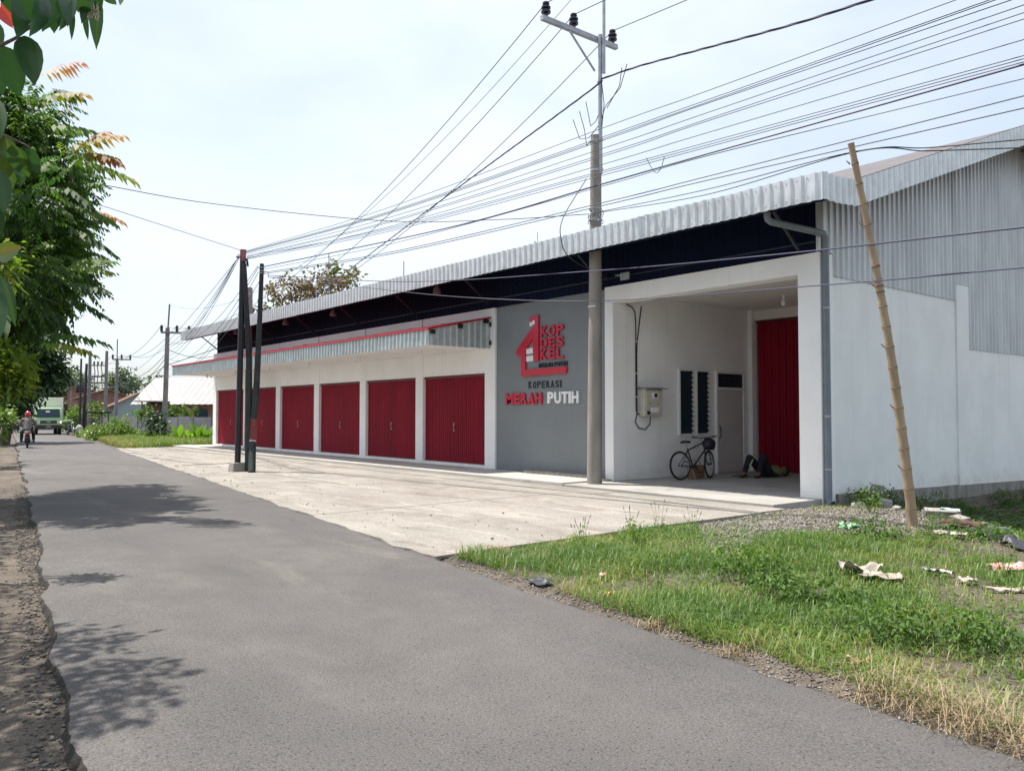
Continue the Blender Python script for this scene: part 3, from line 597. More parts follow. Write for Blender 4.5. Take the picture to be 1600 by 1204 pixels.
word('MERAH', -15.80, -15.28, 2.795, 2.90, M['signblack'], 0.03, 0.012, 0.2); word('PUTIH', -15.21, -14.74, 2.80, 2.905, M['signblack'], 0.03, 0.012, 0.2)
word('KOPERASI', -16.22, -14.97, 2.265, 2.445, M['signblack'], 0.02, 0.008, 0.45)
word('MERAH', -17.15, -15.67, 1.86, 2.155, M['signred'], 0.045, 0.045, 0.10); word('PUTIH', -15.45, -14.33, 1.87, 2.16, M['signwhite'], 0.045, 0.035, 0.12)

# ------------------------------------------------------------------ electricity meter box
mb_ = thing('meter_box', 'beige electricity meter box with small roof on the carport wall', 'meter box', (WX, 14.75, 1.5))
beige = mat('beige_enamel', (0.52, 0.50, 0.43), 0.5, var=0.12, vscale=5)
b = MB(); b.box(WX+0.002, WX+0.22, 14.42, 15.05, 1.55, 2.20); put('case', b, beige, mb_, bevel=0.012)
b = MB(); b.box(WX+0.22, WX+0.245, 14.45, 15.02, 1.58, 2.17); dr = put('lid', b, beige, mb_, bevel=0.006)
b = MB(); b.obox((WX+0.15, 14.735, 2.225), (1,0,-0.1), (0,1,0), (0.1,0,1), 0.18, 0.39, 0.012); put('roof', b, M['steel'], mb_)
b = MB(); b.box(WX+0.246, WX+0.252, 14.64, 14.86, 1.98, 2.11); put('display_frame', b, M['signwhite'], dr)
b = MB(); b.box(WX+0.253, WX+0.256, 14.72, 14.83, 2.00, 2.09); put('display', b, M['black'], dr)
ym = mat('warning_yellow', (0.62, 0.42, 0.08), 0.5)
for yy in (14.58, 14.86): b = MB(); b.prism([(WX+0.247, yy-0.05, 1.82), (WX+0.247, yy+0.05, 1.82), (WX+0.247, yy, 1.91)], (0.002, 0, 0)); put('warning_triangle', b, ym, dr)
b = MB(); b.box(WX+0.246, WX+0.262, 14.60, 14.86, 1.64, 1.76); put('breaker_cover', b, M['signwhite'], dr, bevel=0.004)
b = MB(); b.box(WX+0.247, WX+0.27, 14.47, 14.56, 1.60, 1.67); put('lock', b, M['black'], dr)
wc = WX + 0.03
for i, pts in enumerate([[(wc,14.02,4.16),(wc,14.22,4.10),(wc,14.31,4.0),(wc,14.335,3.7),(wc,14.33,3.0),(wc,14.335,1.7),(wc,14.36,1.62),(wc+0.05,14.5,1.56)], [(wc,14.53,4.15),(wc,14.47,3.8),(wc,14.38,3.3),(wc,14.36,3.0),(wc,14.362,1.6),(wc,14.30,1.42),(wc,14.42,1.28),(wc+0.02,14.62,1.24),(wc+0.06,14.74,1.36),(wc+0.1,14.72,1.55)]]):
    b = MB(); b.tube(pts, 0.013, 6); put('cable', b, M['cable'], mb_, smooth=True)
b = MB()
for zz in (3.3, 2.55, 2.0): b.box(wc-0.02, wc+0.018, 14.31, 14.39, zz, zz+0.02)
put('cable_clip', b, M['signwhite'], mb_)

# ------------------------------------------------------------------ people helpers
def flesh(name, caps, m, parent, vox=0.014, smooth=3, balls=()):
    """one continuous skin over tapered limbs (p0, r0, p1, r1)"""
    b = MB()
    for (p0, r0, p1, r1) in caps:
        b.tube([p0, p1], [r0, r1], 10); b.ball(p0, r0, 10, 7); b.ball(p1, r1, 10, 7)
    for (c, r) in balls: b.ball(c, r, 12, 9)
    o = put(name, b, m, parent, smooth=True)
    md = o.modifiers.new('remesh', 'REMESH'); md.mode = 'VOXEL'; md.voxel_size = vox; md.use_smooth_shade = True
    if smooth: s = o.modifiers.new('smooth', 'SMOOTH'); s.iterations = smooth; s.factor = 0.5
    return o
def hand(caps, wrist, fwd, side, s=1.0, curl=0.35):
    """adds a palm, four unequal bent fingers and a thumb"""
    w = Vector(wrist); f = Vector(fwd).normalized(); sd = Vector(side).normalized(); up = f.cross(sd).normalized()
    caps.append((w, 0.026*s, w + f*0.075*s, 0.034*s)); 
    for k, ln in zip((-1.5, -0.5, 0.5, 1.5), (0.070, 0.082, 0.078, 0.062)):
        a = w + f*0.085*s + sd*0.018*k*s; m_ = a + (f*(1-curl*0.5) - up*curl)*ln*0.55*s; e = m_ + (f*(1-curl) - up*curl*1.6)*ln*0.5*s
        caps.append((a, 0.0095*s, m_, 0.0088*s)); caps.append((m_, 0.0088*s, e, 0.0075*s))
    t = w + f*0.03*s - sd*0.028*s; t2 = t + (f*0.6 - sd*0.7)*0.045*s; caps.append((t, 0.012*s, t2, 0.010*s)); caps.append((t2, 0.010*s, t2 + f*0.03*s - up*0.008*s, 0.008*s))
skin = mat('brown_skin', (0.24, 0.125, 0.075), 0.55, var=0.1, vscale=9)
hairm = mat('black_hair', (0.010, 0.009, 0.009), 0.5)
def head_caps(c, up, face, s=1.0):
    """skull, jaw, nose, ears, neck base as balls and capsules"""
    c = Vector(c); up = Vector(up).normalized(); fa = Vector(face).normalized(); sd = up.cross(fa).normalized(); caps = []; balls = []
    caps.append((c + up*0.035*s, 0.088*s, c - up*0.01*s + fa*0.015*s, 0.078*s)); caps.append((c - up*0.03*s + fa*0.03*s, 0.062*s, c - up*0.085*s + fa*0.055*s, 0.034*s))
    caps.append((c + fa*0.092*s + up*0.01*s, 0.010*s, c + fa*0.108*s - up*0.028*s, 0.016*s))
    for k in (-1, 1): caps.append((c + sd*k*0.083*s + up*0.01*s, 0.016*s, c + sd*k*0.085*s - up*0.03*s, 0.012*s))
    caps.append((c - up*0.06*s - fa*0.02*s, 0.052*s, c - up*0.16*s - fa*0.03*s, 0.056*s))
    return caps
def face_bits(root, c, up, face, s=1.0):
    c = Vector(c); up = Vector(up).normalized(); fa = Vector(face).normalized(); sd = up.cross(fa).normalized()
    for k in (-1, 1):
        b = MB(); b.ball(c + fa*0.082*s + sd*k*0.032*s + up*0.012*s, 0.011*s, 8, 6); put('eye', b, M['signblack'], root, smooth=True)
    b = MB(); b.tube([c + fa*0.088*s - up*0.062*s + sd*t*0.022*s for t in (-1, 0, 1)], 0.006*s, 6); put('mouth', b, mat('lips', (0.16,0.05,0.045), 0.5), root, smooth=True)

# ------------------------------------------------------------------ person resting on the carport floor
fz = 0.087
P0 = Vector((-11.62, 16.78, fz))
per = thing('person', 'person in olive shirt lying on the carport floor with knees raised', 'person', P0)
L_ = lambda x, y, z: P0 + Vector((x, y, z))
hip = L_(0.02, 0.44, 0.13); chest = L_(0.05, 0.80, 0.14); neck = L_(0.06, 0.99, 0.13); hd = L_(0.07, 1.16, 0.125)
kn = [L_(0.12, 0.20, 0.50), L_(-0.13, 0.03, 0.47)]; ank = [L_(0.13, 0.02, 0.10), L_(-0.16, -0.16, 0.10)]; hj = [hip + Vector((0.10, 0, 0)), hip + Vector((-0.09, 0, 0))]
sh = [L_(0.24, 0.90, 0.12), L_(-0.13, 0.90, 0.12)]; elb = [L_(0.27, 0.64, 0.12), L_(-0.14, 0.66, 0.26)]; wr = [L_(0.16, 0.43, 0.24), L_(-0.02, 0.44, 0.27)]
caps = [(hip, 0.115, chest, 0.125), (chest, 0.125, neck, 0.07), (hj[0], 0.09, kn[0], 0.062), (kn[0], 0.060, ank[0], 0.042), (hj[1], 0.09, kn[1], 0.062), (kn[1], 0.060, ank[1], 0.042), (sh[0], 0.06, sh[1], 0.06)]
for i in (0, 1):
    caps += [(sh[i], 0.055, elb[i], 0.042), (elb[i], 0.041, wr[i], 0.030), (ank[i], 0.042, ank[i] + Vector((0.01, -0.14, -0.055)), 0.030), (ank[i] + Vector((0, 0.04, -0.05)), 0.036, ank[i] + Vector((0.01, -0.14, -0.055)), 0.032)]
    hand(caps, wr[i], Vector((0.1, -0.8, 0.15)), Vector((1, 0.1, 0)), 0.95)
caps += head_caps(hd, (0, 1, 0), (0.12, -0.02, 1), 1.0)
flesh('body', caps, skin, per, 0.011, 2)
face_bits(per, hd, (0, 1, 0), (0.12, -0.02, 1))
trm = mat('black_trousers', (0.010, 0.011, 0.017), 0.85, var=0.3, vscale=9, bump=0.3, bscale=25)
flesh('trousers', [(hip + Vector((0, -0.02, 0)), 0.128, hip + Vector((0, 0.10, 0)), 0.125)] + [q for i in (0, 1) for q in ((hj[i], 0.112, kn[i], 0.083), (kn[i], 0.083, ank[i] + (kn[i]-ank[i])*0.18, 0.066))], trm, per, 0.015, 3)
olive = mat('olive_green_shirt', (0.20, 0.215, 0.085), 0.85, col2=(0.13, 0.145, 0.06), vscale=8, bump=0.4, bscale=22)
flesh('shirt', [(hip + Vector((0, 0.06, 0)), 0.122, chest, 0.142), (chest, 0.142, neck + Vector((0, -0.03, 0)), 0.085), (sh[0], 0.074, sh[1], 0.074)] + [q for i in (0, 1) for q in ((sh[i], 0.074, elb[i], 0.056), (elb[i], 0.055, elb[i] + (wr[i]-elb[i])*0.85, 0.042))], olive, per, 0.014, 3)
lime = mat('pale_green_trim', (0.36, 0.42, 0.18), 0.8)
b = MB(); s0 = kn[1] + Vector((0.055, 0.03, -0.03)); s1 = kn[1]*0.45 + ank[1]*0.55 + Vector((0.075, 0.02, 0.0)); b.tube([s0, s1], [0.038, 0.026], 8); put('trouser_stripe', b, lime, per, smooth=True)
dkg = mat('dark_green_cap', (0.018, 0.045, 0.038), 0.8, bump=0.3, bscale=30)
flesh('cap', [(hd + Vector((0, 0.03, 0.0)), 0.103, hd + Vector((0, 0.055, 0.01)), 0.098), (hd + Vector((0.02, 0.05, 0.09)), 0.02, hd + Vector((0.02, -0.01, 0.125)), 0.014)], dkg, per, 0.012, 2)
flesh('hair', [(hd + Vector((0, 0.10, -0.04)), 0.075, hd + Vector((0, 0.05, -0.05)), 0.08)], hairm, per, 0.014, 1)
shoe = mat('dark_brown_leather', (0.045, 0.026, 0.022), 0.5)
for i in (0, 1): flesh('shoe', [(ank[i] + Vector((0, 0.045, -0.045)), 0.045, ank[i] + Vector((0.01, -0.16, -0.058)), 0.036), (ank[i] + Vector((0, 0.02, -0.02)), 0.048, ank[i] + Vector((0, 0.0, -0.03)), 0.046)], shoe, per, 0.012, 2)
for i, (x, y, a) in enumerate([(-12.10, 16.80, 0.5), (-12.02, 16.98, 0.9)]):
    b = MB(); pts = [(0.13*math.cos(t)*(1.0 if math.cos(t) > 0 else 0.9), 0.045*math.sin(t)*(1.1 if math.cos(t) > 0 else 0.85)) for t in np.linspace(0, 2*math.pi, 18, endpoint=False)]
    R_ = Matrix.Rotation(a, 2)
    b.prism([(x + (R_ @ Vector(p)).x, y + (R_ @ Vector(p)).y, fz) for p in pts], (0, 0, 0.022))
    for s in (-1, 1):
        q = [Vector((0.075, 0)), Vector((0.04, 0.035*s)), Vector((-0.02, 0.042*s))]
        b.tube([(x + (R_ @ p).x, y + (R_ @ p).y, fz + 0.022 + hz) for p, hz in zip(q, (0.0, 0.03, 0.0))], 0.007, 5)
    put('sandal', b, shoe, label=['dark sandal on the carport floor nearer the bicycle', 'dark sandal on the carport floor nearer the resting person'][i], cat='sandal', group='sandals by the carport door')

# ------------------------------------------------------------------ bicycle (built along +x, then turned)
def wheel(c, axis, R, root, name='wheel', spokes=24, tyre=0.024):
    b = MB(); b.torus(c, axis, R-tyre, tyre, 36, 8); w = put(name, b, M['rubber'], root, smooth=True)
    b = MB(); b.torus(c, axis, R-2.1*tyre, 0.011, 36, 6); put('rim', b, M['steel'], w, smooth=True)
    ax = Vector(axis).normalized(); u = ax.orthogonal().normalized(); v = ax.cross(u); b = MB(); c = Vector(c)
    for k in range(spokes):
        a = 2*math.pi*k/spokes; d = u*math.cos(a) + v*math.sin(a); b.tube([c + ax*0.025*(1 if k % 2 else -1), c + d*(R-2.2*tyre)], 0.0022, 4, caps=False)
    put('spokes', b, M['steel'], w)
    b = MB(); b.tube([c - ax*0.045, c + ax*0.045], 0.022, 8); put('hub', b, M['black'], w, smooth=True)
    return w
B0 = Vector((-12.27, 14.90, 0.086))
bike = thing('bicycle', 'black bicycle on its stand by the carport door, front wheel turned out', 'bicycle', (0, 0, 0))
ORIG[bike] = Vector((0, 0, 0))
frame = mat('black_bike_paint', (0.012, 0.012, 0.014), 0.35, clear=0.3)
rh = Vector((0, 0, 0.335)); bb = Vector((0.42, 0, 0.29)); st = Vector((0.27, 0, 0.70)); ht = Vector((0.84, 0, 0.86)); hb = Vector((0.885, 0, 0.72))
steer = Matrix.Translation(hb) @ Matrix.Rotation(math.radians(24), 4, 'Z') @ Matrix.Translation(-hb)
S = lambda p: steer @ Vector(p)
wheel(rh, (0,1,0), 0.335, bike); fh = Vector((1.04, 0, 0.335)); wheel(S(fh), steer.to_3x3() @ Vector((0,1,0)), 0.335, bike)
b = MB(); b.tube([bb, st, st + (st-bb).normalized()*0.02], 0.017, 8); b.tube([st + Vector((0.005,0,-0.02)), ht], 0.017, 8); b.tube([bb, hb], 0.020, 8); b.tube([ht + (ht-hb)*0.25, hb - (ht-hb)*0.15], 0.022, 8)
for s in (-1, 1): b.tube([bb + Vector((0, 0.03*s, 0)), rh + Vector((0, 0.06*s, 0))], 0.010, 6); b.tube([st + Vector((0, 0.015*s, -0.03)), rh + Vector((0, 0.06*s, 0))], 0.009, 6)
put('frame', b, frame, bike, smooth=True)
b = MB(); b.tube([st, Vector((0.225, 0, 0.84))], 0.013, 8); sp = put('seat_post', b, M['steel'], bike, smooth=True)
b = MB(); 
prof = [(-0.12, 0.075, 0.0), (-0.08, 0.08, 0.015), (0.0, 0.055, 0.012), (0.07, 0.025, 0.008), (0.14, 0.018, 0.002)]
vs = []; fs = []
for (x, hw, dz) in prof:
    for k in range(8): a = 2*math.pi*k/8; vs.append((0.225+x, hw*math.cos(a), 0.865 + dz + 0.028*math.sin(a)))
for i in range(len(prof)-1):
    for k in range(8): fs.append((i*8+k, i*8+(k+1) % 8, (i+1)*8+(k+1) % 8, (i+1)*8+k))
fs += [tuple(range(8)), tuple(range(32, 40))]; b.add(vs, fs); put('saddle', b, M['black'], bike, smooth=True)
b = MB()
for s in (-1, 1): b.tube([S((0.90, 0.05*s, 0.70)), S((0.915, 0.055*s, 0.62)), S((1.04, 0.055*s, 0.335))], 0.013, 6)
b.tube([S((0.90, -0.055, 0.70)), S((0.90, 0.055, 0.70))], 0.016, 6); put('fork', b, frame, bike, smooth=True)
b = MB(); b.tube([ht, S((0.825, 0, 0.93)), S((0.86, 0, 0.955))], 0.014, 8); b.tube([S((0.80, -0.29, 0.985)), S((0.845, -0.12, 0.965)), S((0.86, 0, 0.955)), S((0.845, 0.12, 0.965)), S((0.80, 0.29, 0.985))], 0.011, 8); hbar = put('handlebar', b, M['black'], bike, smooth=True)
for s in (-1, 1):
    b = MB(); b.tube([S((0.795, 0.30*s, 0.987)), S((0.815, 0.18*s, 0.976))], 0.017, 8); put('grip', b, M['rubber'], hbar, smooth=True)
    b = MB(); b.tube([S((0.85, 0.15*s, 0.965)), S((0.89, 0.17*s, 0.955)), S((0.87, 0.26*s, 0.955))], 0.006, 5); put('brake_lever', b, M['steel'], hbar)
b = MB(); b.torus(bb + Vector((0, -0.05, 0)), (0,1,0), 0.085, 0.007, 22, 5); b.tube([bb + Vector((0,-0.07,0)), bb + Vector((0,0.07,0))], 0.02, 8); b.tube([bb + Vector((0,-0.065,0)), bb + Vector((0.10,-0.075,-0.13))], 0.009, 6); b.tube([bb + Vector((0,0.065,0)), bb + Vector((-0.10,0.075,0.13))], 0.009, 6); ck = put('crank', b, M['black'], bike, smooth=True)
for (x, y, z) in ((0.10,-0.12,-0.13), (-0.10,0.12,0.13)): b = MB(); b.box(bb.x+x-0.045, bb.x+x+0.045, y-0.04, y+0.04, bb.z+z-0.012, bb.z+z+0.012); put('pedal', b, M['black'], ck)
b = MB(); b.tube([bb + Vector((0,-0.05,0.085)), rh + Vector((0,-0.05,0.035))], 0.005, 5); b.tube([bb + Vector((0,-0.05,-0.085)), rh + Vector((0,-0.05,-0.035))], 0.005, 5); b.torus(rh + Vector((0,-0.05,0)), (0,1,0), 0.035, 0.008, 14, 5); put('chain', b, M['steel'], bike)
b = MB(); b.tube([(0.36, -0.03, 0.25), (0.31, -0.16, 0.01)], 0.009, 6); put('kickstand', b, M['steel'], bike)
b = MB(); b.tube([(0.33, 0.0, 0.715), (0.55, -0.03, 0.72), (0.72, -0.02, 0.86), S((0.84, 0.1, 0.94))], 0.004, 5); b.tube([S((0.86, -0.1, 0.95)), (0.74, -0.06, 0.97), (0.62, -0.05, 0.90), (0.45, -0.01, 0.74)], 0.004, 5); put('brake_cable', b, M['cable'], bike)
BROT = math.atan2(1.07, 0.10)
bike.location = B0; bike.rotation_euler = (math.radians(-4), 0, BROT)
bmw = Matrix.Translation(B0) @ Matrix.Rotation(BROT, 4, 'Z')
# bag on the handlebar
def sack(c, r, seed, mat_, name, label, cat, squash=None, n=18, m=12, amp=0.16):
    rr = random.Random(seed); c = Vector(c); vs = []; fs = []; ph = [rr.random()*6.28 for _ in range(6)]
    for i in range(m+1):
        th = math.pi*i/m
        for k in range(n):
            a = 2*math.pi*k/n; w = 1 + amp*(math.sin(3*a+ph[0]+2*th)*0.5 + math.sin(5*a+ph[1]-3*th)*0.35 + math.sin(2*a+ph[2])*math.sin(4*th+ph[3])*0.5)
            x, y, z = r[0]*math.sin(th)*math.cos(a)*w, r[1]*math.sin(th)*math.sin(a)*w, r[2]*math.cos(th)*(1 + 0.05*math.sin(4*a+ph[4]))
            if squash and z < -r[2]*squash: z = -r[2]*squash + 0.1*(z + r[2]*squash)
            vs.append(c + Vector((x, y, z)))
    for i in range(m):
        for k in range(n): k2 = (k+1) % n; fs.append((i*n+k, (i+1)*n+k, (i+1)*n+k2, i*n+k2))
    return MB().add(vs, fs)
hc = bmw @ S((0.97, 0.0, 0.80))
bagm = mat('black_nylon', (0.012, 0.014, 0.020), 0.55, bump=0.4, bscale=18)
bg = put('bag', sack(hc, (0.15, 0.17, 0.155), 4, bagm, '', '', '', 0.8), bagm, smooth=True, label='black bag hanging in front of the bicycle handlebar', cat='bag')
b = MB(); b.tube([hc + Vector((0, -0.08, 0.13)), bmw @ S((0.86, -0.06, 0.96)), bmw @ S((0.86, 0.06, 0.96)), hc + Vector((0, 0.08, 0.13))], 0.010, 6); put('strap', b, bagm, bg)
# woven shopping bag
wov = mat('woven_tan_plastic', (0.26, 0.15, 0.075), 0.6, col2=(0.15, 0.10, 0.055), vscale=16, bump=0.5, bscale=70)
wb = Vector((-12.33, 15.52, 0.086)); b = MB(); pl = []
for (z, hx, hy) in ((0, 0.085, 0.19), (0.12, 0.10, 0.20), (0.27, 0.085, 0.205), (0.30, 0.07, 0.205)): pl.append([wb + Vector((hx*sx, hy*sy, z + (0.015 if sy > 0 else 0))) for sx, sy in ((-1,-1),(1,-1),(1,1),(-1,1))])
vs = [v for q in pl for v in q]; fs = [(i*4+k, i*4+(k+1) % 4, (i+1)*4+(k+1) % 4, (i+1)*4+k) for i in range(3) for k in range(4)] + [(3,2,1,0)]
b.add(vs, fs); wbo = put('shopping_bag', b, wov, label='brown woven shopping bag standing under the bicycle', cat='bag')
for sx in (-1, 1): b = MB(); b.tube([wb + Vector((0.075*sx, -0.08, 0.27)), wb + Vector((0.06*sx, -0.06, 0.40)), wb + Vector((0.05*sx, 0.0, 0.45)), wb + Vector((0.06*sx, 0.06, 0.40)), wb + Vector((0.075*sx, 0.08, 0.27))], 0.010, 6); put('handle', b, wov, wbo, smooth=True)

# ------------------------------------------------------------------ poles
MPX, MPY = -12.86, 12.70
mp = thing('utility_pole', 'thick concrete utility pole through the roof edge with steel mast and crossarm', 'pole', (MPX, MPY, 0.08))
b = MB(); b.tube([(MPX, MPY, 0.05), (MPX+0.03, MPY, 3.0), (MPX+0.06, MPY, 5.6), (MPX+0.09, MPY, 7.75)], [0.168, 0.15, 0.132, 0.118], 20); put('shaft', b, M['poleconc'], mp, smooth=True)
b = MB(); mx_, my_ = MPX+0.20, MPY+0.02; b.tube([(mx_, my_, 6.88), (mx_+0.005, my_, 9.98)], 0.048, 12); ms = put('mast', b, M['steel'], mp, smooth=True)
b = MB(); b.tube([(mx_+0.09, my_+0.03, 9.1), (mx_+0.10, my_+0.03, 11.65)], 0.036, 12); put('mast_extension', b, M['steel'], ms, smooth=True)
for z in (6.95, 7.6): b = MB(); b.lathe((MPX+0.08, MPY, z), (0,0,1), [(0.128, 0), (0.128, 0.05)], 16); b.box(MPX+0.08, mx_+0.05, MPY-0.04, MPY+0.06, z, z+0.05); put('clamp', b, M['steel'], mp)
b = MB(); b.box(mx_-0.045-0.10, mx_-0.05, 11.10, 13.35, 9.86, 9.96); ca = put('crossarm', b, M['steel'], mp)
b = MB(); b.obox((mx_-0.08, 12.25, 9.52), (1,0,0), (0,0.95,-0.85), (0,0.85,0.95), 0.012, 0.52, 0.022); put('brace', b, M['steel'], ca)
IN = []
for yy in (11.22, 12.02, 13.22):
    b = MB(); q = Vector((mx_-0.10, yy, 9.965)); b.lathe(q, (0,0,1), [(0.045, -0.02), (0.045, 0.07), (0.10, 0.075), (0.105, 0.11), (0.06, 0.13), (0.06, 0.15), (0.10, 0.17), (0.10, 0.205), (0.055, 0.22), (0.055, 0.245), (0.075, 0.26), (0.07, 0.30), (0.03, 0.31)], 14); put('insulator', b, M['insul'], ca, smooth=True); IN.append(q + Vector((0, 0, 0.29)))
b = MB(); zc = 5.95
for k in range(9): a = k*0.7; b.torus((MPX+0.07+0.16*math.cos(a), MPY+0.16*math.sin(a), zc+0.1*math.sin(k*2.1)), (math.cos(a), math.sin(a), 0.3), 0.05, 0.008, 12, 5)
b.lathe((MPX+0.06, MPY, 5.85), (0,0,1), [(0.145, 0), (0.145, 0.05)], 16); b.lathe((MPX+0.06, MPY, 6.1), (0,0,1), [(0.142, 0), (0.142, 0.04)], 16); put('cable_hardware', b, M['steel'], mp)
b = MB(); b.lathe((MPX+0.03, MPY, 3.95), (0,0,1), [(0.152, 0), (0.152, 0.025)], 16); put('strap', b, M['whitesteel'], mp)
b = MB()
lv = [(MPX+0.22, MPY, 8.85), (mx_+0.3, MPY-0.3, 8.95), (mx_+0.6, MPY-0.35, 9.1)]
for pts in ([(mx_-0.45, my_, 8.62), (mx_-0.25, my_-0.05, 8.0), (mx_-0.05, my_-0.08, 8.05), (mx_, my_, 8.3)], [(mx_-0.85, my_-0.02, 8.32), (mx_-0.6, my_-0.05, 7.8), (mx_-0.3, my_-0.05, 7.75), (mx_, my_, 8.0)], [(mx_+0.05, my_, 8.9), (mx_+0.12, my_, 8.4), (mx_+0.05, my_, 7.9)], [(mx_+0.9, my_-0.1, 9.0), (mx_+0.7, my_-0.1, 8.55), (mx_+0.2, my_-0.05, 8.3), (mx_+0.05, my_, 8.1)], [(mx_+0.75, my_-0.1, 8.97), (mx_+0.68, my_-0.1, 8.6), (mx_+0.25, my_-0.05, 8.25)], [(mx_-0.65, my_-0.01, 8.46), (mx_-0.5, my_, 8.0), (mx_-0.4, my_-0.03, 7.6), (mx_-0.2, my_, 7.75)]):
    b.tube(pts, 0.009, 5)
put('jumper_cable', b, M['cable'], mp)
p2 = thing('utility_pole', 'grey concrete pole rising through the roof edge behind the black poles', 'pole', (-32.9, 12.68, 0.1))
b = MB(); b.tube([(-32.9, 12.68, 0.1), (-32.9, 12.68, 6.8)], [0.155, 0.12], 14); put('shaft', b, M['poleconc'], p2, smooth=True)
b = MB(); b.lathe((-32.9, 12.68, 6.5), (0,0,1), [(0.128,0),(0.128,0.05)], 12); put('clamp', b, M['steel'], p2)
# three slim steel poles at the yard's edge
def ringed(name, label, pts, rs, mats, group=None):
    t = thing(name, label, 'pole', pts[0], group); n = len(pts)-1
    for i in range(n):
        b = MB(); b.tube([pts[i], pts[i+1]], [rs[i], rs[i+1]], 12); put('shaft', b, mats[i], t, smooth=True)
    return t
t = ringed('telecom_pole', 'slim black pole with pink top standing in a concrete foot', [(-22.60, 8.42, 0.02), tuple(at(379.5, 408, 22.85)), tuple(at(380, 390, 22.85))], [0.082, 0.082, 0.088], [M['blackpole'], M['pinkpaint']], 'slim poles at the yard edge')
b = MB(); q = Vector((-22.60, 8.42, 0.02)); w0, w1 = 0.20, 0.165
b.add([q + Vector((sx*w0, sy*w0, 0)) for sx, sy in ((-1,-1),(1,-1),(1,1),(-1,1))] + [q + Vector((sx*w1, sy*w1, 0.24)) for sx, sy in ((-1,-1),(1,-1),(1,1),(-1,1))], [(0,1,5,4),(1,2,6,5),(2,3,7,6),(3,0,4,7),(4,5,6,7)]); put('foot', b, M['poleconc'], t, bevel=0.015)
b = MB(); b.torus(at(386.5, 410, 22.85), (0.2, 0.6, 0.1), 0.10, 0.025, 16, 6); put('cable_coil', b, M['cable'], t, smooth=True)
b = MB(); b.tube([at(372, 397, 22.8), at(376, 399, 22.8)], 0.015, 6); b.ball(at(371.5, 401, 22.8), 0.05, 8, 6); put('cable_clamp', b, M['steel'], t)
t2 = ringed('telecom_pole', 'slim dark pole leaning left between the two others', [(-22.40, 8.66, 0.02), tuple(at(389, 560, 22.8)), tuple(at(381.5, 412, 22.8))], [0.105, 0.085, 0.062], [M['greenblack'], M['blackpole']], 'slim poles at the yard edge')
t3 = ringed('telecom_pole', 'dark pole leaning right with a worn red band', [tuple(on_z(393.5, 737.5, 0.02)), tuple(at(394.5, 690, 22.77)), tuple(at(395, 686.5, 22.77)), tuple(at(397, 654, 22.77)), tuple(at(401, 600, 22.77)), tuple(at(405.5, 505, 22.77)), tuple(at(409.3, 412, 22.77))], [0.100, 0.098, 0.097, 0.095, 0.088, 0.07, 0.058], [M['greenblack'], M['whitechip'], M['redpaint'], M['greenblack'], M['greenblack'], M['blackpole']], 'slim poles at the yard edge')
b = MB()
for yy in (419, 424, 427.5): c = at(409.2, yy, 22.77); b.lathe(c, (0,0,1), [(0.068, 0), (0.068, 0.03)], 12)
b.tube([at(402, 416, 22.7), at(406, 419, 22.7)], 0.014, 6); b.tube([at(411, 424, 22.75), at(419, 424, 22.75), at(419, 433, 22.75), at(424, 432.5, 22.75)], 0.012, 6); put('cable_clamp', b, M['steel'], t3)
# bamboo prop
bt = at(1329.5, 224, 10.9); bf = on_z(1427.5, 826, 0.06)
bam = thing('bamboo_pole', 'leaning bamboo pole propping up cables beside the white wall', 'bamboo pole', bf)
L_b = (bt-bf).length; n = 19; ax = (bt-bf).normalized()
side = Vector((0.8, 0.6, 0)); cp = lambda s: bf + (bt-bf)*s + side*0.07*math.sin(math.pi*s) 
b = MB(); pts = []; rs = []
for i in range(n*4+1): s = i/(n*4); pts.append(cp(s)); rs.append((0.066 - 0.026*s)*(1.10 if i % 4 == 0 else (1.0 if i % 4 == 2 else 0.985)))
b.tube(pts, rs, 12); put('culm', b, M['bamboo'], bam, smooth=True)
for i in range(1, n):
    b = MB(); s = i/n; b.lathe(cp(s) - ax*0.008, ax, [(0.066-0.026*s+0.004, 0), (0.066-0.026*s+0.009, 0.008), (0.066-0.026*s+0.004, 0.018)], 12)
    if i % 3 == 0: b.tube([cp(s) + Vector((-0.05, -0.04, 0)), cp(s) + Vector((-0.09, -0.06, 0.05))], [0.012, 0.006], 6)
    put('node', b, M['bambnode'], bam)
b = MB()
for s in (0.615, 0.63, 0.645, 0.68): b.lathe(cp(s), ax, [(0.058, 0), (0.058, 0.022)], 12)
put('wire_binding', b, M['bambnode'], bam)

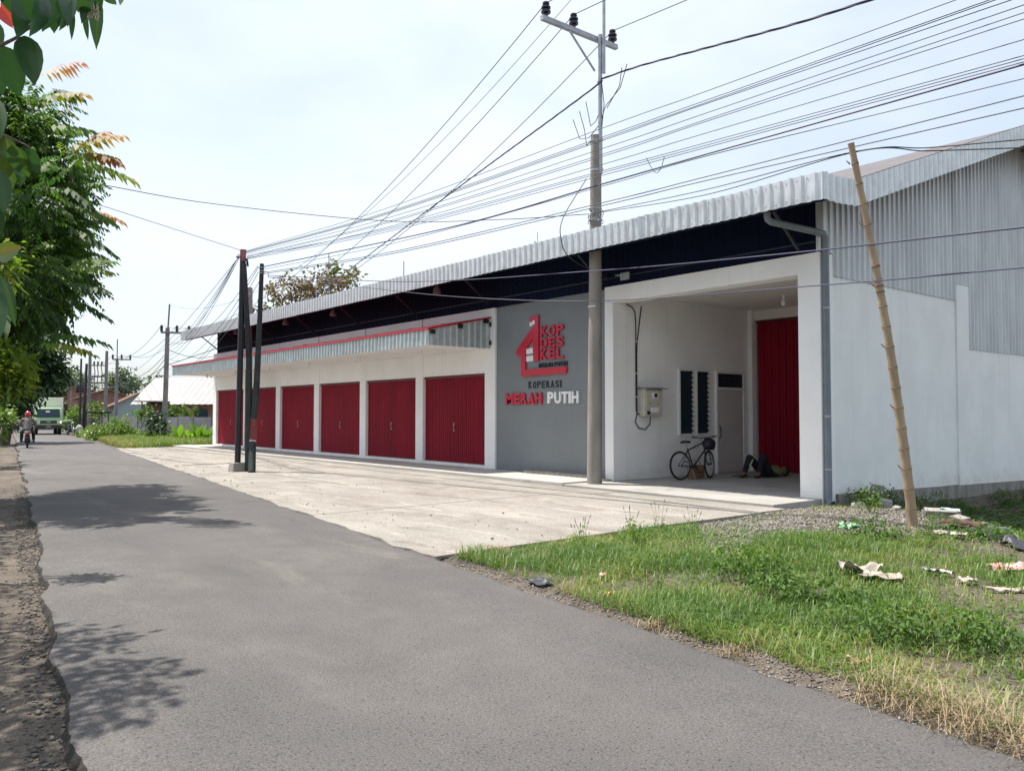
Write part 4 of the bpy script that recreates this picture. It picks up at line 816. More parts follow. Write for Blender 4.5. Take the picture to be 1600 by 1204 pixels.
# ------------------------------------------------------------------ far poles
def far_pole(px, base_y, top_y, d, r, label, mast=None, arm=None, mt=None, px_top=None):
    bt_ = at(px, base_y, d); tp = at(px_top or px, top_y, d); base = Vector((bt_.x, bt_.y, 0.0))
    t = thing('utility_pole', label, 'pole', base, 'poles along the road'); tp2 = Vector((tp.x, tp.y, tp.z))
    b = MB(); b.tube([base, tp2], [r, r*0.75], 10); put('shaft', b, mt or M['farpole'], t, smooth=True)
    if mast: b = MB(); b.tube([tp2 - Vector((0,0,0.5)), at((px_top or px)+mast[0], mast[1], d)], r*0.3, 8); put('mast', b, M['farpole'], t)
    ins = []
    if arm:
        x0, x1, ya, ni = arm; b = MB(); a0 = at(x0, ya, d-0.3); a1 = at(x1, ya+1, d+0.3); a1.z = a0.z; b.obox((a0+a1)/2, (a1-a0), (a1-a0).cross(Vector((0,0,1))), (0,0,1), (a1-a0).length/2, 0.05, 0.06); ar = put('crossarm', b, M['farpole'], t)
        for f in ni:
            q = a0 + (a1-a0)*f; b = MB(); b.lathe(q, (0,0,1), [(0.05, 0.05), (0.10, 0.1), (0.08, 0.22), (0.10, 0.3), (0.07, 0.42), (0.03, 0.46)], 8); put('insulator', b, M['insul'], ar); ins.append(q + Vector((0, 0, 0.44)))
    return t, ins
_, IF1 = far_pole(257, 640, 512, 50, 0.17, 'grey utility pole with crossarm in front of the white-roofed house', (3, 475), (251, 297, 519, (0.03, 0.55, 0.96)), px_top=262)
_, IF2 = far_pole(181.5, 640, 560, 76, 0.17, 'tall grey utility pole with crossarm beyond the papaya, left of the white-roofed house', (0.5, 530), (175, 205, 561, (0.04, 0.5, 0.95)), px_top=183)
_, IF3 = far_pole(139, 640, 548, 88, 0.20, 'left pole of the pair joined by crossbars', None, (138, 168, 570.5, (0.3, 0.5, 0.7)), px_top=141)
far_pole(164.5, 640, 548, 88, 0.20, 'right pole of the pair joined by crossbars', px_top=167)
b = MB(); b.obox(at(152.5, 588, 88), at(166, 588, 88)-at(139, 588, 88), (0,1,0), (0,0,1), 1.0, 0.06, 0.08)
far_pole(125, 640, 560, 74, 0.11, 'thin dark pole at the roadside, left of its neighbour', px_top=127, mt=M['blackpole'])
far_pole(130.5, 640, 568, 70, 0.14, 'thicker dark pole leaning at the roadside beside the thin one', px_top=135.5, mt=M['blackpole'])
far_pole(112, 640, 590, 110, 0.13, 'most distant small pole above the truck', px_top=111, mt=M['farpole'])
tr_ = thing('pole_platform', 'steel crossbars and drop leads between the paired poles', 'crossbars', at(152.5, 588, 88))
for yy in (588, 598): b = MB(); a0 = at(139.5, yy, 87.8); a1 = at(166, yy, 87.8); b.obox((a0+a1)/2, (a1-a0), (a1-a0).cross(Vector((0,0,1))), (0,0,1), (a1-a0).length/2, 0.06, 0.09); put('crossbar', b, M['farpole'], tr_)
for xx in (147, 152, 158): b = MB(); b.tube([at(xx, 571, 87.6), at(xx+1.5, 582, 87.6), at(xx, 597, 87.6)], 0.045, 5); put('drop_lead', b, M['cable'], tr_)
for (x, y0, y1, d, lab) in ((514, 395, 455, 55, 'thin antenna pole rising behind the roof near the brown-leaved tree'), (631, 408, 440, 50, 'short thin rod rising behind the roof edge')):
    p1 = at(x+0.0, y1, d); p0_ = at(x, y0, d); base = Vector((p1.x, p1.y, 0)); b = MB(); b.tube([base, p0_], [0.05, 0.03], 6); put('antenna_pole', b, M['farpole'], label=lab, cat='pole')
an = at(840, 381, 24.6); b = MB(); b.tube([an + Vector((0,0,-0.8)), an + Vector((0,0,0.35))], 0.012, 5)
for k in range(14): a = k*0.9; b.tube([an, an + Vector((math.cos(a)*0.12, math.sin(a)*0.12, 0.08*math.sin(k*1.7)))], 0.008, 4)
put('roof_ornament', b, M['steel'], label='small wire ornament on top of the roof edge', cat='ornament')

# ------------------------------------------------------------------ overhead wires
def wire(pts, r, label, group=None, m=None, n=5, samp=20, sag=None, twist=0.0):
    pts = [Vector(p) for p in pts]
    if len(pts) == 2 and sag is not None:
        a, c = pts; pts = [a + (c-a)*t - Vector((0,0,sag*4*t*(1-t))) for t in np.linspace(0, 1, samp+1)]
    elif len(pts) > 2:
        P_ = [2*pts[0]-pts[1]] + pts + [2*pts[-1]-pts[-2]]; out = []
        for i in range(1, len(P_)-2):
            for t in np.linspace(0, 1, samp, endpoint=False):
                a, b_, c, d = P_[i-1], P_[i], P_[i+1], P_[i+2]
                out.append(0.5*((2*b_) + (c-a)*t + (2*a-5*b_+4*c-d)*t*t + (3*b_-a-3*c+d)*t*t*t))
        out.append(pts[-1]); pts = out
    b = MB()
    if twist:
        for ph in (0, 2.1, 4.2):
            q = []; s = 0
            for i, p in enumerate(pts):
                if i: s += (p - pts[i-1]).length
                q.append(p + Vector((0, math.cos(s*twist+ph), math.sin(s*twist+ph)))*r*0.8)
            b.tube(q, r*0.85, 4)
    else: b.tube(pts, r, n)
    return put('overhead_wire', b, m or M['cable'], label=label, cat='wire', group=group, smooth=True)
# telecom lines from the slim poles to the upper right
tele = [((385,392),199,144,(1494,0)), ((385,393),213,158,(1547,0)), ((385,394),216,161.5,(1556,0)), ((385,395),218.5,163.5,(1581,0)), ((385,397),231,178,(1600,8)), ((386,400),240,188,(1600,20)), ((386,401.5),243.5,191,(1600,30)), ((386,404),256,209,(1600,62)), ((386,401),266,224,(1600,87)), ((386,403),269,228,(1600,92)), ((386,405),273,231.5,(1600,97)), ((411,421),290,245,(1600,123)), ((411,426),316,277,(1600,150)), ((411,428),320.5,283,(1600,169))]
nth = ['highest', 'second highest', 'third highest', 'fourth highest', 'fifth highest', 'sixth', 'seventh', 'eighth', 'ninth', 'tenth', 'eleventh', 'twelfth', 'thirteenth', 'lowest']
for i, (l, y1, y2, e) in enumerate(tele):
    dr = 22.75 if l[0] < 400 else 22.7
    q = [at(l[0], l[1], dr), at(945, y1, 14.0), at(1100, y2, 12.45), at(e[0], e[1], 9.7 + (1600-e[0])*0.0042)]
    m1 = q[0]*0.5 + q[1]*0.5; m1.z -= 0.13; ext = q[-1] + (q[-1]-q[-2])*3.0
    wire([q[0], m1, q[1], q[2], q[3], ext], 0.0062 if i not in (12, 13) else 0.008, 'thin black line over the roof, %s of the bundle to the upper right' % nth[i], 'telecom lines over the roof')
q = [at(411,417,22.7), at(700,356,18.2), at(945,286.5,14.0), at(1100,242,12.45), at(1600,101,9.7)]
wire(q + [q[-1] + (q[-1]-q[-2])*3], 0.014, 'thickest blue-black cable of the bundle over the roof', m=M['bluecable'])
for i, (ys, ye) in enumerate((((330,297), (1600,218)), ((339,305), (1600,231)))):
    q = [Vector((MPX-0.05, MPY-0.16, 6.0)), at(1100, ys[1], 14.6), at(1333, 237.5-i*0.5+1.5*i, 10.95), at(1450, [231,236][i], 10.6), at(*ye, 10.1)]
    wire(q + [q[-1] + (q[-1]-q[-2])*3], 0.008, 'dark cable from the concrete pole over the bamboo top, %s one' % ['upper', 'lower'][i], 'cables over the bamboo pole')
for i, (q, r) in enumerate((([(419,430,22.7),(640,440,19.5),(930,423,14.8),(1200,399,10.6),(1600,355,6.6)], 0.0095), ([(419,433,22.7),(560,448,20.0),(720,464,17.4),(932,470,14.6),(1290,445,9.4),(1600,418,6.8)], 0.0075))):
    q = [at(*p) for p in q]; wire(q + [q[-1] + (q[-1]-q[-2])*2], r, ['thick low cable crossing the dark eave and zinc gable', 'lower thin cable crossing the sign wall and carport opening'][i], 'low cables before the facade', m=M['bluecable'])
q = [at(-40,255,16), at(155,288,18.5), at(330,318,19.5), at(600,345,19.5), at(780,343,18.5), Vector((MPX-0.1, MPY-0.12, 6.02))]
wire(q, 0.010, 'single cable sagging from the left tree to the concrete pole', 'lines from the left tree')
q = [at(-60,258,15), at(135,314,19), at(260,354,21.3), at(376,391,22.7)]
wire(q, 0.008, 'thin line from the left tree to the pink pole top', 'lines from the left tree')
q = [Vector((MPX-0.08, MPY-0.14, 6.8)), at(880,340,17.4), at(877,375,17.2), at(893,405,17.4), Vector((-13.3, FY+0.0, 4.75))]
wire(q, 0.011, 'black loop of cable dropping from the concrete pole behind the roof edge')
# power lines
for i, (a, f) in enumerate(zip(IN, IF1)):
    wire([a, f], 0.0095, 'bare power line from the crossarm leftwards, %s conductor' % ['left', 'middle', 'right'][i], 'power lines to the far pole', sag=2.4, samp=40)
    e = a + Vector((45, -1.0 + 0.5*i, 0.6)); wire([a, e], 0.010, 'bare power line from the crossarm to the upper right, %s conductor' % ['left', 'middle', 'right'][i], 'power lines overhead', sag=0.9, samp=40)
wire([Vector((mx_+0.1, my_+0.03, 11.6)), at(264.5, 477, 50)], 0.007, 'thin earth wire above the power lines running left', sag=2.6, samp=40)
wire([(mx_-0.05, my_, 8.95), at(912,149,18.2), at(700,305,24.5), at(510,447,35), at(400,520,44), at(263,570,50)], 0.013, 'twisted dark cable running down left from the concrete pole', m=M['bluecable'], twist=4.0, samp=26)
q = [Vector((mx_+0.05, my_, 8.98)), at(1000,103,17.0), at(1100,76,15.2), at(1240,38,12.9), at(1370,-3,11.3)]
wire(q + [q[-1] + (q[-1]-q[-2])*2], 0.014, 'thick twisted blue-black cable running to the upper right', m=M['bluecable'], twist=3.2, samp=26)
# lines from the slim poles to the far left poles
wire([at(1010,247,14.4), at(1018,262,14.3), at(1026,270,14.2), at(1033,262,14.1), at(1038,245,14.0)], 0.006, 'short slack loop hanging from the telecom bundle')
for i, (s, e) in enumerate([((372,402,22.7),(263,545,50)), ((372,402,22.7),(263,551,50)), ((372,402,22.7),(263,556,50)), ((373,404,22.7),(262,562,50)), ((376,399,22.7),(263,538,50)), ((372,403,22.7),(184,590,76)), ((402,417,22.7),(263,532,50)), ((403,419,22.7),(263,560,50)), ((404,425,22.7),(262,574,50)), ((405,440,22.7),(263,566,50))]):
    wire([at(*s), at(*e)], 0.0085, 'thin black line from the slim poles to the far grey pole', 'lines to the far poles', sag=0.35+0.09*i, samp=24)
for i, (s, e, sg) in enumerate([((263,548,50),(184,586,76),0.9), ((263,553,50),(184,589,76),1.2), ((263,560,50),(184,592,76),1.5), ((263,568,50),(136,592,70),1.0), ((261,545,50),(335,556,62),0.3)]):
    wire([at(*s), at(*e)], 0.018, 'dark line between the far roadside poles', 'lines between far poles', sag=sg, samp=20)
for i in range(3):
    wire([IF1[i], IF2[i]], 0.014, 'power line between the two far crossarm poles, %s conductor' % ['left', 'middle', 'right'][i], 'far power lines', sag=0.9, samp=20)
    wire([IF2[i], IF3[i]], 0.014, 'power line from the far crossarm pole to the paired poles, %s conductor' % ['left', 'middle', 'right'][i], 'far power lines', sag=0.5, samp=12)
# ------------------------------------------------------------------ foliage helpers
def norm(a): return a/np.maximum(np.linalg.norm(a, axis=-1, keepdims=True), 1e-9)
def leaf_quads(P, D, Nn, L, W, droop=0.12):
    """one folded four-cornered leaf per row"""
    D = norm(D); S = norm(np.cross(D, Nn)); Nn = norm(np.cross(S, D)); L = np.asarray(L)[:, None]; W = np.asarray(W)[:, None]
    dz = np.array([[0, 0, -1.0]])
    v0 = P; v1 = P + D*L*0.45 + S*W*0.5 + Nn*W*0.10; v2 = P + D*L + dz*L*droop; v3 = P + D*L*0.45 - S*W*0.5 + Nn*W*0.10
    V = np.stack([v0, v1, v2, v3], 1).reshape(-1, 3); F = np.arange(len(V)).reshape(-1, 4); return V, F
def cluster_points(r, cl, n):
    """points in a set of ellipsoids (x, y, z, rx, ry, rz), denser to the outside"""
    cl = np.array(cl, float); w = (cl[:,3]*cl[:,4]*cl[:,5])**0.75; k = r.choice(len(cl), n, p=w/w.sum())
    u = norm(r.normal(size=(n, 3))); rad = r.random(n)**0.38
    lump = 0.78 + 0.44*vnoise(u[:,0]*2.3 + k*7.1, u[:,1]*2.3 + u[:,2]*1.9, 1.0)
    return cl[k,:3] + u*rad[:,None]*cl[k,3:6]*lump[:,None], u, rad, k
def leafy(name, parent, cl, n, size, m, seed, aspect=0.45, up=0.5, tone=(0.0, 1.0), kind=None, clump=7):
    r = np.random.default_rng(seed); nc = max(1, n//clump); C_, U_, R_, K_ = cluster_points(r, cl, nc)
    tw = np.repeat(np.arange(nc), clump); P = C_[tw] + r.normal(size=(nc*clump, 3))*size*0.55
    D = norm(U_[tw]*0.7 + r.normal(size=(nc*clump, 3))*0.75 + np.array([0, 0, -0.15])); Nn = norm(r.normal(size=(nc*clump, 3))*0.6 + np.array([0, 0, up*2]))
    L = size*(0.6 + 0.7*r.random(nc*clump)); V, F = leaf_quads(P, D, Nn, L, L*aspect)
    tonev = np.clip(tone[0] + (tone[1]-tone[0])*(0.55*r.random(nc)[tw] + 0.45*r.random(nc*clump)), 0, 1)
    me = np_mesh(name, V, F, m, tonev); return put(name, me, m, parent, kind=kind)
def sprays(r, C_, D, length, pairs, ll, lw, tone, droop=0.5):
    """pinnate leaves: rows of drooping leaflets along a midrib"""
    n = len(C_); D = norm(D); side = norm(np.cross(D, np.array([[0, 0, 1.0]]) + r.normal(size=(n, 3))*0.15)); T = np.linspace(0.10, 1.0, pairs); Vs = []; tv = []; ribs = []
    Ls = length*(0.75 + 0.5*r.random(n))
    for t in T:
        p = C_ + D*(Ls*t)[:, None]; p[:, 2] -= droop*Ls*t*t*0.5
        for s in (-1, 1):
            dd = side*s*0.55 + D*(0.30+0.25*t) + np.array([[0, 0, -0.75]]) + r.normal(size=(n, 3))*0.13
            nn = side*s*0.6 + np.array([[0, 0, 0.7]]) + D*0.2
            sz = ll*(0.65 + 0.45*math.sin(math.pi*min(1, t*0.9+0.12)))*(0.85+0.3*r.random(n))
            V, F = leaf_quads(p, dd, nn, sz, sz*lw, 0.05); Vs.append(V.reshape(n, 4, 3)); tv.append(np.clip(tone(t, n), 0, 1))
    V = np.stack(Vs, 1).reshape(-1, 3); F = np.arange(len(V)).reshape(-1, 4); return V, F, np.stack(tv, 1).ravel()
def branches(name, parent, base, tips, r0, m, seed, rise=0.45):
    rr = random.Random(seed); b = MB(); base = Vector(base); top = sum((Vector(t) for t in tips), Vector())/len(tips)
    fork = base + (top-base)*rise; b.tube([base - Vector((0,0,0.15)), base + (fork-base)*0.3 + Vector((0.05, 0, 0)), base + (fork-base)*0.7, fork], [r0*1.25, r0, r0*0.85, r0*0.75], 9); tr = put('trunk', b, m, parent, smooth=True)
    for t in tips:
        t = Vector(t); mid = fork + (t-fork)*0.5 + Vector((rr.uniform(-.3,.3), rr.uniform(-.3,.3), rr.uniform(0,.4)))*(t-fork).length*0.3
        lb = MB(); lb.tube([fork - (fork-base)*0.03, mid, t], [r0*0.5, r0*0.28, r0*0.08], 6); put('limb', lb, m, tr, smooth=True)
    return tr
def blob(px, py, d, rpx, sq=(1, 1, 1)):
    c = at(px, py, d); r = rpx*d/FOC; return (c.x, c.y, c.z, r*sq[0], r*sq[1], r*sq[2])

LM = {}
LM['star'] = leaf_mat('pinnate_tree_leaf', [(0.0, (0.026,0.062,0.020)), (0.3, (0.045,0.100,0.024)), (0.6, (0.12,0.20,0.028)), (0.76, (0.20,0.19,0.03)), (0.88, (0.31,0.15,0.045)), (1.0, (0.28,0.09,0.055))], 0.45, 0.55)
LM['big'] = leaf_mat('glossy_big_leaf', [(0.0, (0.018,0.055,0.026)), (0.5, (0.035,0.085,0.024)), (0.8, (0.14,0.18,0.025)), (0.92, (0.40,0.07,0.07)), (1.0, (0.42,0.05,0.07))], 0.25, 0.3)
LM['dark'] = leaf_mat('dark_tree_leaf', [(0.0, (0.010,0.026,0.012)), (0.6, (0.022,0.050,0.018)), (1.0, (0.05,0.10,0.022))], 0.25)
LM['bright'] = leaf_mat('sunny_shrub_leaf', [(0.0, (0.05,0.11,0.018)), (0.5, (0.12,0.20,0.028)), (0.85, (0.24,0.28,0.03)), (1.0, (0.42,0.36,0.03))], 0.4)
LM['mound'] = leaf_mat('creeper_leaf', [(0.0, (0.040,0.085,0.016)), (0.5, (0.095,0.165,0.028)), (1.0, (0.19,0.25,0.045))], 0.35)
LM['brown'] = leaf_mat('browning_leaf', [(0.0, (0.11,0.075,0.055)), (0.55, (0.19,0.13,0.09)), (0.75, (0.12,0.13,0.05)), (1.0, (0.13,0.19,0.03))], 0.3)
LM['haze'] = leaf_mat('distant_tree_leaf', [(0.0, (0.045,0.075,0.05)), (1.0, (0.11,0.16,0.08))], 0.25)
LM['banana'] = leaf_mat('broad_upright_leaf', [(0.0, (0.07,0.16,0.02)), (1.0, (0.20,0.32,0.04))], 0.4, 0.35)
LM['grass'] = leaf_mat('grass_blade', [(0.0, (0.30,0.235,0.14)), (0.22, (0.25,0.205,0.10)), (0.42, (0.235,0.25,0.072)), (0.60, (0.165,0.235,0.045)), (1.0, (0.080,0.155,0.028))], 0.3, 0.5, (1.25, 1.35, 0.75))
LM['straw'] = leaf_mat('straw_blade', [(0.0, (0.40,0.31,0.20)), (0.5, (0.30,0.23,0.14)), (1.0, (0.22,0.185,0.085))], 0.12, 0.6, (1.0, 1.0, 0.9))
LM['weed'] = leaf_mat('weed_leaf', [(0.0, (0.035,0.085,0.018)), (0.6, (0.085,0.16,0.030)), (1.0, (0.20,0.28,0.04))], 0.3, 0.7)

# ------------------------------------------------------------------ tree with pinnate leaves, left of the road
T1 = thing('pinnate_tree', 'tall leafy tree with orange-tipped feather leaves leaning over the road at left', 'tree', (-21.5, 0.3, 0))
r = np.random.default_rng(11)
c1 = [blob(22,185,15.5,66), blob(-60,200,15,110), blob(56,262,15,70), blob(112,276,14.6,32), blob(58,330,15,68), blob(15,290,16,100), blob(70,410,15,70), blob(112,432,14.6,34), blob(20,430,15.6,85), blob(-70,380,15.5,120), blob(62,475,14.8,38), blob(-10,515,15.5,55), blob(40,215,15,46), blob(45,330,17.5,75), blob(60,410,17.2,55), blob(30,300,13.2,60), blob(70,350,18.5,60), blob(20,420,13.2,60), blob(-120,330,15,110), blob(-50,470,14.5,75), blob(-150,450,15,90)]
C_, U_, R_, K_ = cluster_points(r, c1, 5600)
keep = np.ones(len(C_), bool)
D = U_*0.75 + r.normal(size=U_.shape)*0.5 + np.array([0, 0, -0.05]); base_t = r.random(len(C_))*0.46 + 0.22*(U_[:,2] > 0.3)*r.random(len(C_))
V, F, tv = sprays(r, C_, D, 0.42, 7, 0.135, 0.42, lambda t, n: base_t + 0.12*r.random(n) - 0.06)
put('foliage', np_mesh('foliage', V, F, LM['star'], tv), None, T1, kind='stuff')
hand_sp = [((60,118),(1,0.55,0.2),0.92,0.6),((66,150),(1,0.3,0.1),0.75,0.55),((72,138),(1,0.0,0.0),0.15,0.55),((98,232),(1,0.5,0.1),0.80,0.85),((108,240),(1,0.2,0.0),0.72,0.75),((118,228),(1,0.75,0.2),0.88,0.75),((118,250),(1,-0.1,0.0),0.62,0.65),((128,236),(1,-0.05,0.0),0.90,0.55),((122,325),(1,-0.05,0.1),0.86,0.75),((110,318),(1,-0.2,0.0),0.40,0.6),((100,414),(1,0.12,0.1),0.62,0.80),((104,408),(1,0.3,0.0),0.50,0.6),((98,442),(1,0.1,0.1),0.12,0.70),((98,352),(1,-0.3,0.1),0.10,0.7),((70,195),(1,0.1,0),0.45,0.7),((96,290),(1,-0.5,0),0.2,0.6),((92,462),(1,-0.2,0),0.08,0.6),((80,482),(0.6,-0.8,0),0.05,0.55),((55,535),(1,0.12,0.1),0.66,0.75),((66,520),(1,0.1,0),0.35,0.75),((48,528),(1,0.0,0),0.30,0.7)]
for i, ((px, py), d, tn, ln) in enumerate(hand_sp):
    c = at(px+6, py, 12.9 + 0.2*(i % 3)); dv = _R*d[0] + _U*d[1] - FWD*d[2]
    V, F, tv = sprays(r, np.array([c]), np.array([dv]), ln*1.12, 11, 0.215, 0.37, lambda t, n, tn=tn: np.full(n, tn) + (t-0.5)*(0.22 if tn > 0.5 else 0.05) + r.normal(size=n)*0.02, 0.55)
    put('leaf_spray', np_mesh('leaf_spray', V, F, LM['star'], tv), None, T1)
branches('t', T1, (-21.5, 0.3, -0.05), [tuple(c[:3]) for c in c1[:11]], 0.24, M['bark'], 5, 0.42)

# ------------------------------------------------------------------ near tree with big glossy leaves
T2 = thing('glossy_tree', 'nearby tree with big glossy leaves hanging into the upper left corner', 'tree', (-5.4, -2.3, -0.05))
def big_leaf(bx, by, tx, ty, w, tone, d=2.6, tilt=0.2, curl=0.12):
    a = at(bx, by, d); t = at(tx, ty, d - tilt*0.4); ax = t - a; L = ax.length; ax.normalize(); vw = (Vector((0,0,EYE)) - a).normalized(); sd = ax.cross(vw).normalized(); nn = sd.cross(ax).normalized()
    sd = (sd*math.cos(tilt*2) + nn*math.sin(tilt*2)).normalized(); nn = sd.cross(ax).normalized(); hw = w*d/FOC/2; vs = []; fs = []
    prof = [(0, 0.03), (0.06, 0.42), (0.18, 0.80), (0.35, 1.0), (0.55, 0.94), (0.72, 0.70), (0.86, 0.40), (0.94, 0.16), (1.0, 0.02)]
    for (s, h) in prof:
        p = a + ax*L*s - nn*(curl*L*s*s)
        for k, f in ((-1, 1), (-0.5, 0.5), (0, 0), (0.5, 0.5), (1, 1)): vs.append(p + sd*hw*h*k - nn*hw*0.22*(abs(k)**1.5)*h*-1)
    for i in range(len(prof)-1):
        for k in range(4): fs.append((i*5+k, i*5+k+1, (i+1)*5+k+1, (i+1)*5+k))
    V = np.array([tuple(v) for v in vs]); F = np.array(fs); me = np_mesh('leaf', V, F, LM['big'], np.full(len(F), tone) + 0.06*np.repeat(np.linspace(0, 1, 8), 4)*(1 if tone > 0.5 else 0.3) + np.tile([0.0, 0.10, 0.02, -0.05], 8)*(tone < 0.8), smooth=True)
    return put('leaf', me, None, T2)
for q in [(6,72,27,150,46,0.05),(38,56,54,126,40,0.25),(8,-4,23,46,22,0.95),(-12,6,20,44,14,0.97),(34,-12,29,60,30,0.2),(62,-25,66,24,34,0.12),(88,-20,70,46,34,0.22),(70,-10,62,48,30,0.05),(105,-16,88,44,30,0.25),(118,0,97,46,16,0.15),(113,14,112,60,9,0.1),(131,12,137,64,9,0.1),(147,-16,153,70,22,0.45),(126,-10,133,30,26,0.3),(160,-14,183,14,16,0.08),(188,-18,189,6,12,0.5),(112,10,104,32,14,0.83),(150,-20,146,30,24,0.2),(22,-30,40,20,30,0.3),
          (2,206,12,306,46,0.55),(20,226,44,280,34,0.45),(42,230,60,272,22,0.3),(-8,262,8,330,34,0.3),(-6,316,6,352,16,0.5),(-4,400,26,386,30,0.70),(0,430,24,505,22,0.45),(-14,440,6,520,30,0.3),(-8,470,14,520,24,0.5),(14,236,-4,290,30,0.62),(-10,150,6,205,24,0.35),(-16,30,-2,80,30,0.3),(48,-30,46,34,34,0.1),(78,-34,92,20,30,0.3),(98,-30,112,26,30,0.12),(118,-26,122,20,26,0.25),(140,-26,128,36,20,0.35),(12,-30,14,20,30,0.15),(58,-6,44,46,30,0.18),(82,0,84,52,24,0.08),(96,-4,104,36,22,0.3),(136,-22,150,24,22,0.22),(-14,96,4,150,30,0.1),(-20,180,2,240,34,0.4),(-16,300,2,368,26,0.2),(30,236,36,284,26,0.5)]:
    big_leaf(*q, d=2.5+0.35*rnd.random(), tilt=rnd.uniform(-0.25, 0.35), curl=rnd.uniform(0.04, 0.2))
for pts, rs in (([at(-40,82,2.7), at(4,70,2.66), at(24,60,2.64), at(40,48,2.62), at(56,30,2.6), at(60,22,2.6)], [0.008,0.006,0.005,0.004,0.003,0.002]), ([at(38,50,2.62), at(52,42,2.62), at(62,47,2.62)], [0.0024]*3), ([at(-40,-30,2.7), at(60,-16,2.65), at(140,-12,2.6), at(200,-22,2.6)], [0.009,0.007,0.005,0.003]), ([at(-30,200,2.7), at(8,212,2.65), at(40,226,2.6), at(48,232,2.6)], [0.007,0.005,0.003,0.002]), ([at(-30,440,2.7), at(-4,430,2.65), at(4,395,2.6)], [0.004]*3)):
    b = MB(); b.tube(pts, rs, 6); put('twig', b, M['twig'], T2, smooth=True)
b = MB()
for k in range(26): a = at(146+8*math.sin(k*2.3), 14+18*(k/26), 2.6); b.ball(a, 0.0035, 6, 4); b.tube([a, a + Vector((0.01*math.sin(k), 0, 0.02))], 0.001, 4)
put('flower_buds', b, mat('pale_buds', (0.35,0.33,0.22), 0.7), T2)
c2 = [(-7.2,0.20,5.0,0.42,0.32,0.35), (-8.2,0.25,4.8,0.42,0.32,0.35), (-6.7,-0.05,5.2,0.40,0.32,0.35), (-7.7,0.0,4.9,0.4,0.3,0.3), (-8.6,-0.1,5.0,0.5,0.4,0.5), (-6.9,-0.25,4.2,0.6,0.4,0.4), (-12.2,-0.1,4.0,0.9,0.6,0.7), (-10.7,-0.3,4.3,0.8,0.6,0.7), (-9.4,-0.35,4.6,0.8,0.5,0.6), (-8.3,-0.6,4.4,0.8,0.5,0.6), (-13.6,0.2,4.4,0.9,0.6,0.7), (-15.2,0.5,4.2,0.9,0.6,0.7), (-6.4,-0.5,4.4,0.6,0.45,0.5), (-7.4,-0.2,4.0,0.6,0.4,0.4), (-11.5,-0.9,4.6,1.0,0.7,0.8), (-6.4,-0.35,2.7,0.5,0.35,0.45), (-6.05,-0.15,3.3,0.5,0.3,0.4), (-5.6,-0.55,3.3,0.5,0.4,0.5), (-8.6,-0.35,2.8,0.7,0.5,0.6), (-6.9,-1.2,3.6,1.0,0.9,0.9), (-5.0,-1.7,3.7,0.8,0.8,0.8)]
leafy('foliage', T2, c2, 8500, 0.15, LM['big'], 21, 0.42, 0.4, (0.0, 0.75), kind='stuff')
branches('t', T2, (-5.4,-2.3,-0.1), [c[:3] for c in c2], 0.13, M['bark'], 6, 0.5)
lm = at(-38,72,2.72); b = MB(); b.tube([(-5.4,-2.3,2.0), (-4.2,-2.2,2.9), lm, ], [0.05,0.03,0.008], 7); b.tube([(-4.2,-2.2,2.9), at(-38,-31,2.72)], [0.03,0.009], 6); b.tube([(-5.4,-2.3,1.8), (-4.4,-1.8,2.1), at(-30,200,2.72)], [0.03,0.015,0.007], 6); b.tube([(-4.4,-1.8,2.1), at(-30,440,2.72)], [0.015,0.004], 6); put('limb', b, M['bark'], T2, smooth=True)

# ------------------------------------------------------------------ sunny shrubs on the left verge
for i, (cl, n, sz, lab, mt) in enumerate([
    ([blob(12,588,13,30), blob(-32,612,12.5,28), blob(38,568,13.5,15), blob(-2,552,13,24), blob(30,600,13,14)], 2000, 0.13, 'sunny yellow-green shrub at the left edge above the verge', 'bright'),
    ([blob(-8,420,8.5,32), blob(12,410,8.5,16), blob(6,445,8.6,14)], 420, 0.10, 'small pale-tipped shrub top in front of the feather-leaved tree', 'bright'),
    ([blob(2,652,26,12), blob(10,646,28,9), blob(-14,655,25,20)], 700, 0.22, 'low green shrub on the grassy left verge', 'mound')]):
    c = at(-170, 600, 12.5 if i == 0 else (8.5 if i == 1 else 25)) if i < 2 else cl[2]; sh_ = thing('shrub', lab, 'shrub', (c[0], c[1], 0)); leafy('foliage', sh_, cl, n, sz, LM[mt], 40+i, 0.42, 0.6, (0.1, 1.0)); b = MB()
    for q in cl: b.tube([(c[0], c[1], -0.1), ((c[0]+q[0])/2+0.1, (c[1]+q[1])/2, q[2]*0.55), (q[0], q[1], q[2])], [0.05, 0.03, 0.01], 6)
    put('stem', b, M['twig'], sh_, smooth=True)

# ------------------------------------------------------------------ dark trees closing the road at left, far trees
def tree(name, label, cl, n, sz, m, seed, base=None, r0=0.3, aspect=0.5, tone=(0, 1), group=None, rise=0.4, clump=9, trunk_m=None):
    cx_ = np.mean([c[0] for c in cl]); cy_ = np.mean([c[1] for c in cl]); base = base or (cx_, cy_, 0)
    t = thing(name, label, 'tree', base, group); leafy('crown', t, cl, n, sz, LM[m], seed, aspect, 0.45, tone, clump=clump)
    branches('b', t, base, [c[:3] for c in cl[:8]], r0, trunk_m or M['bark'], seed, rise); return t
tree('shade_tree', 'dark tree overhanging the road behind the riders at left', [blob(48,575,46,42), blob(14,540,45,60), blob(70,560,47,30), blob(84,585,47,20), blob(5,610,44,50), blob(60,530,46,34), blob(36,625,47,24)], 6500, 0.34, 'dark', 51, (at(4,650,45).x, at(4,650,45).y, 0), 0.3, 0.55, tone=(0.1, 1.0))
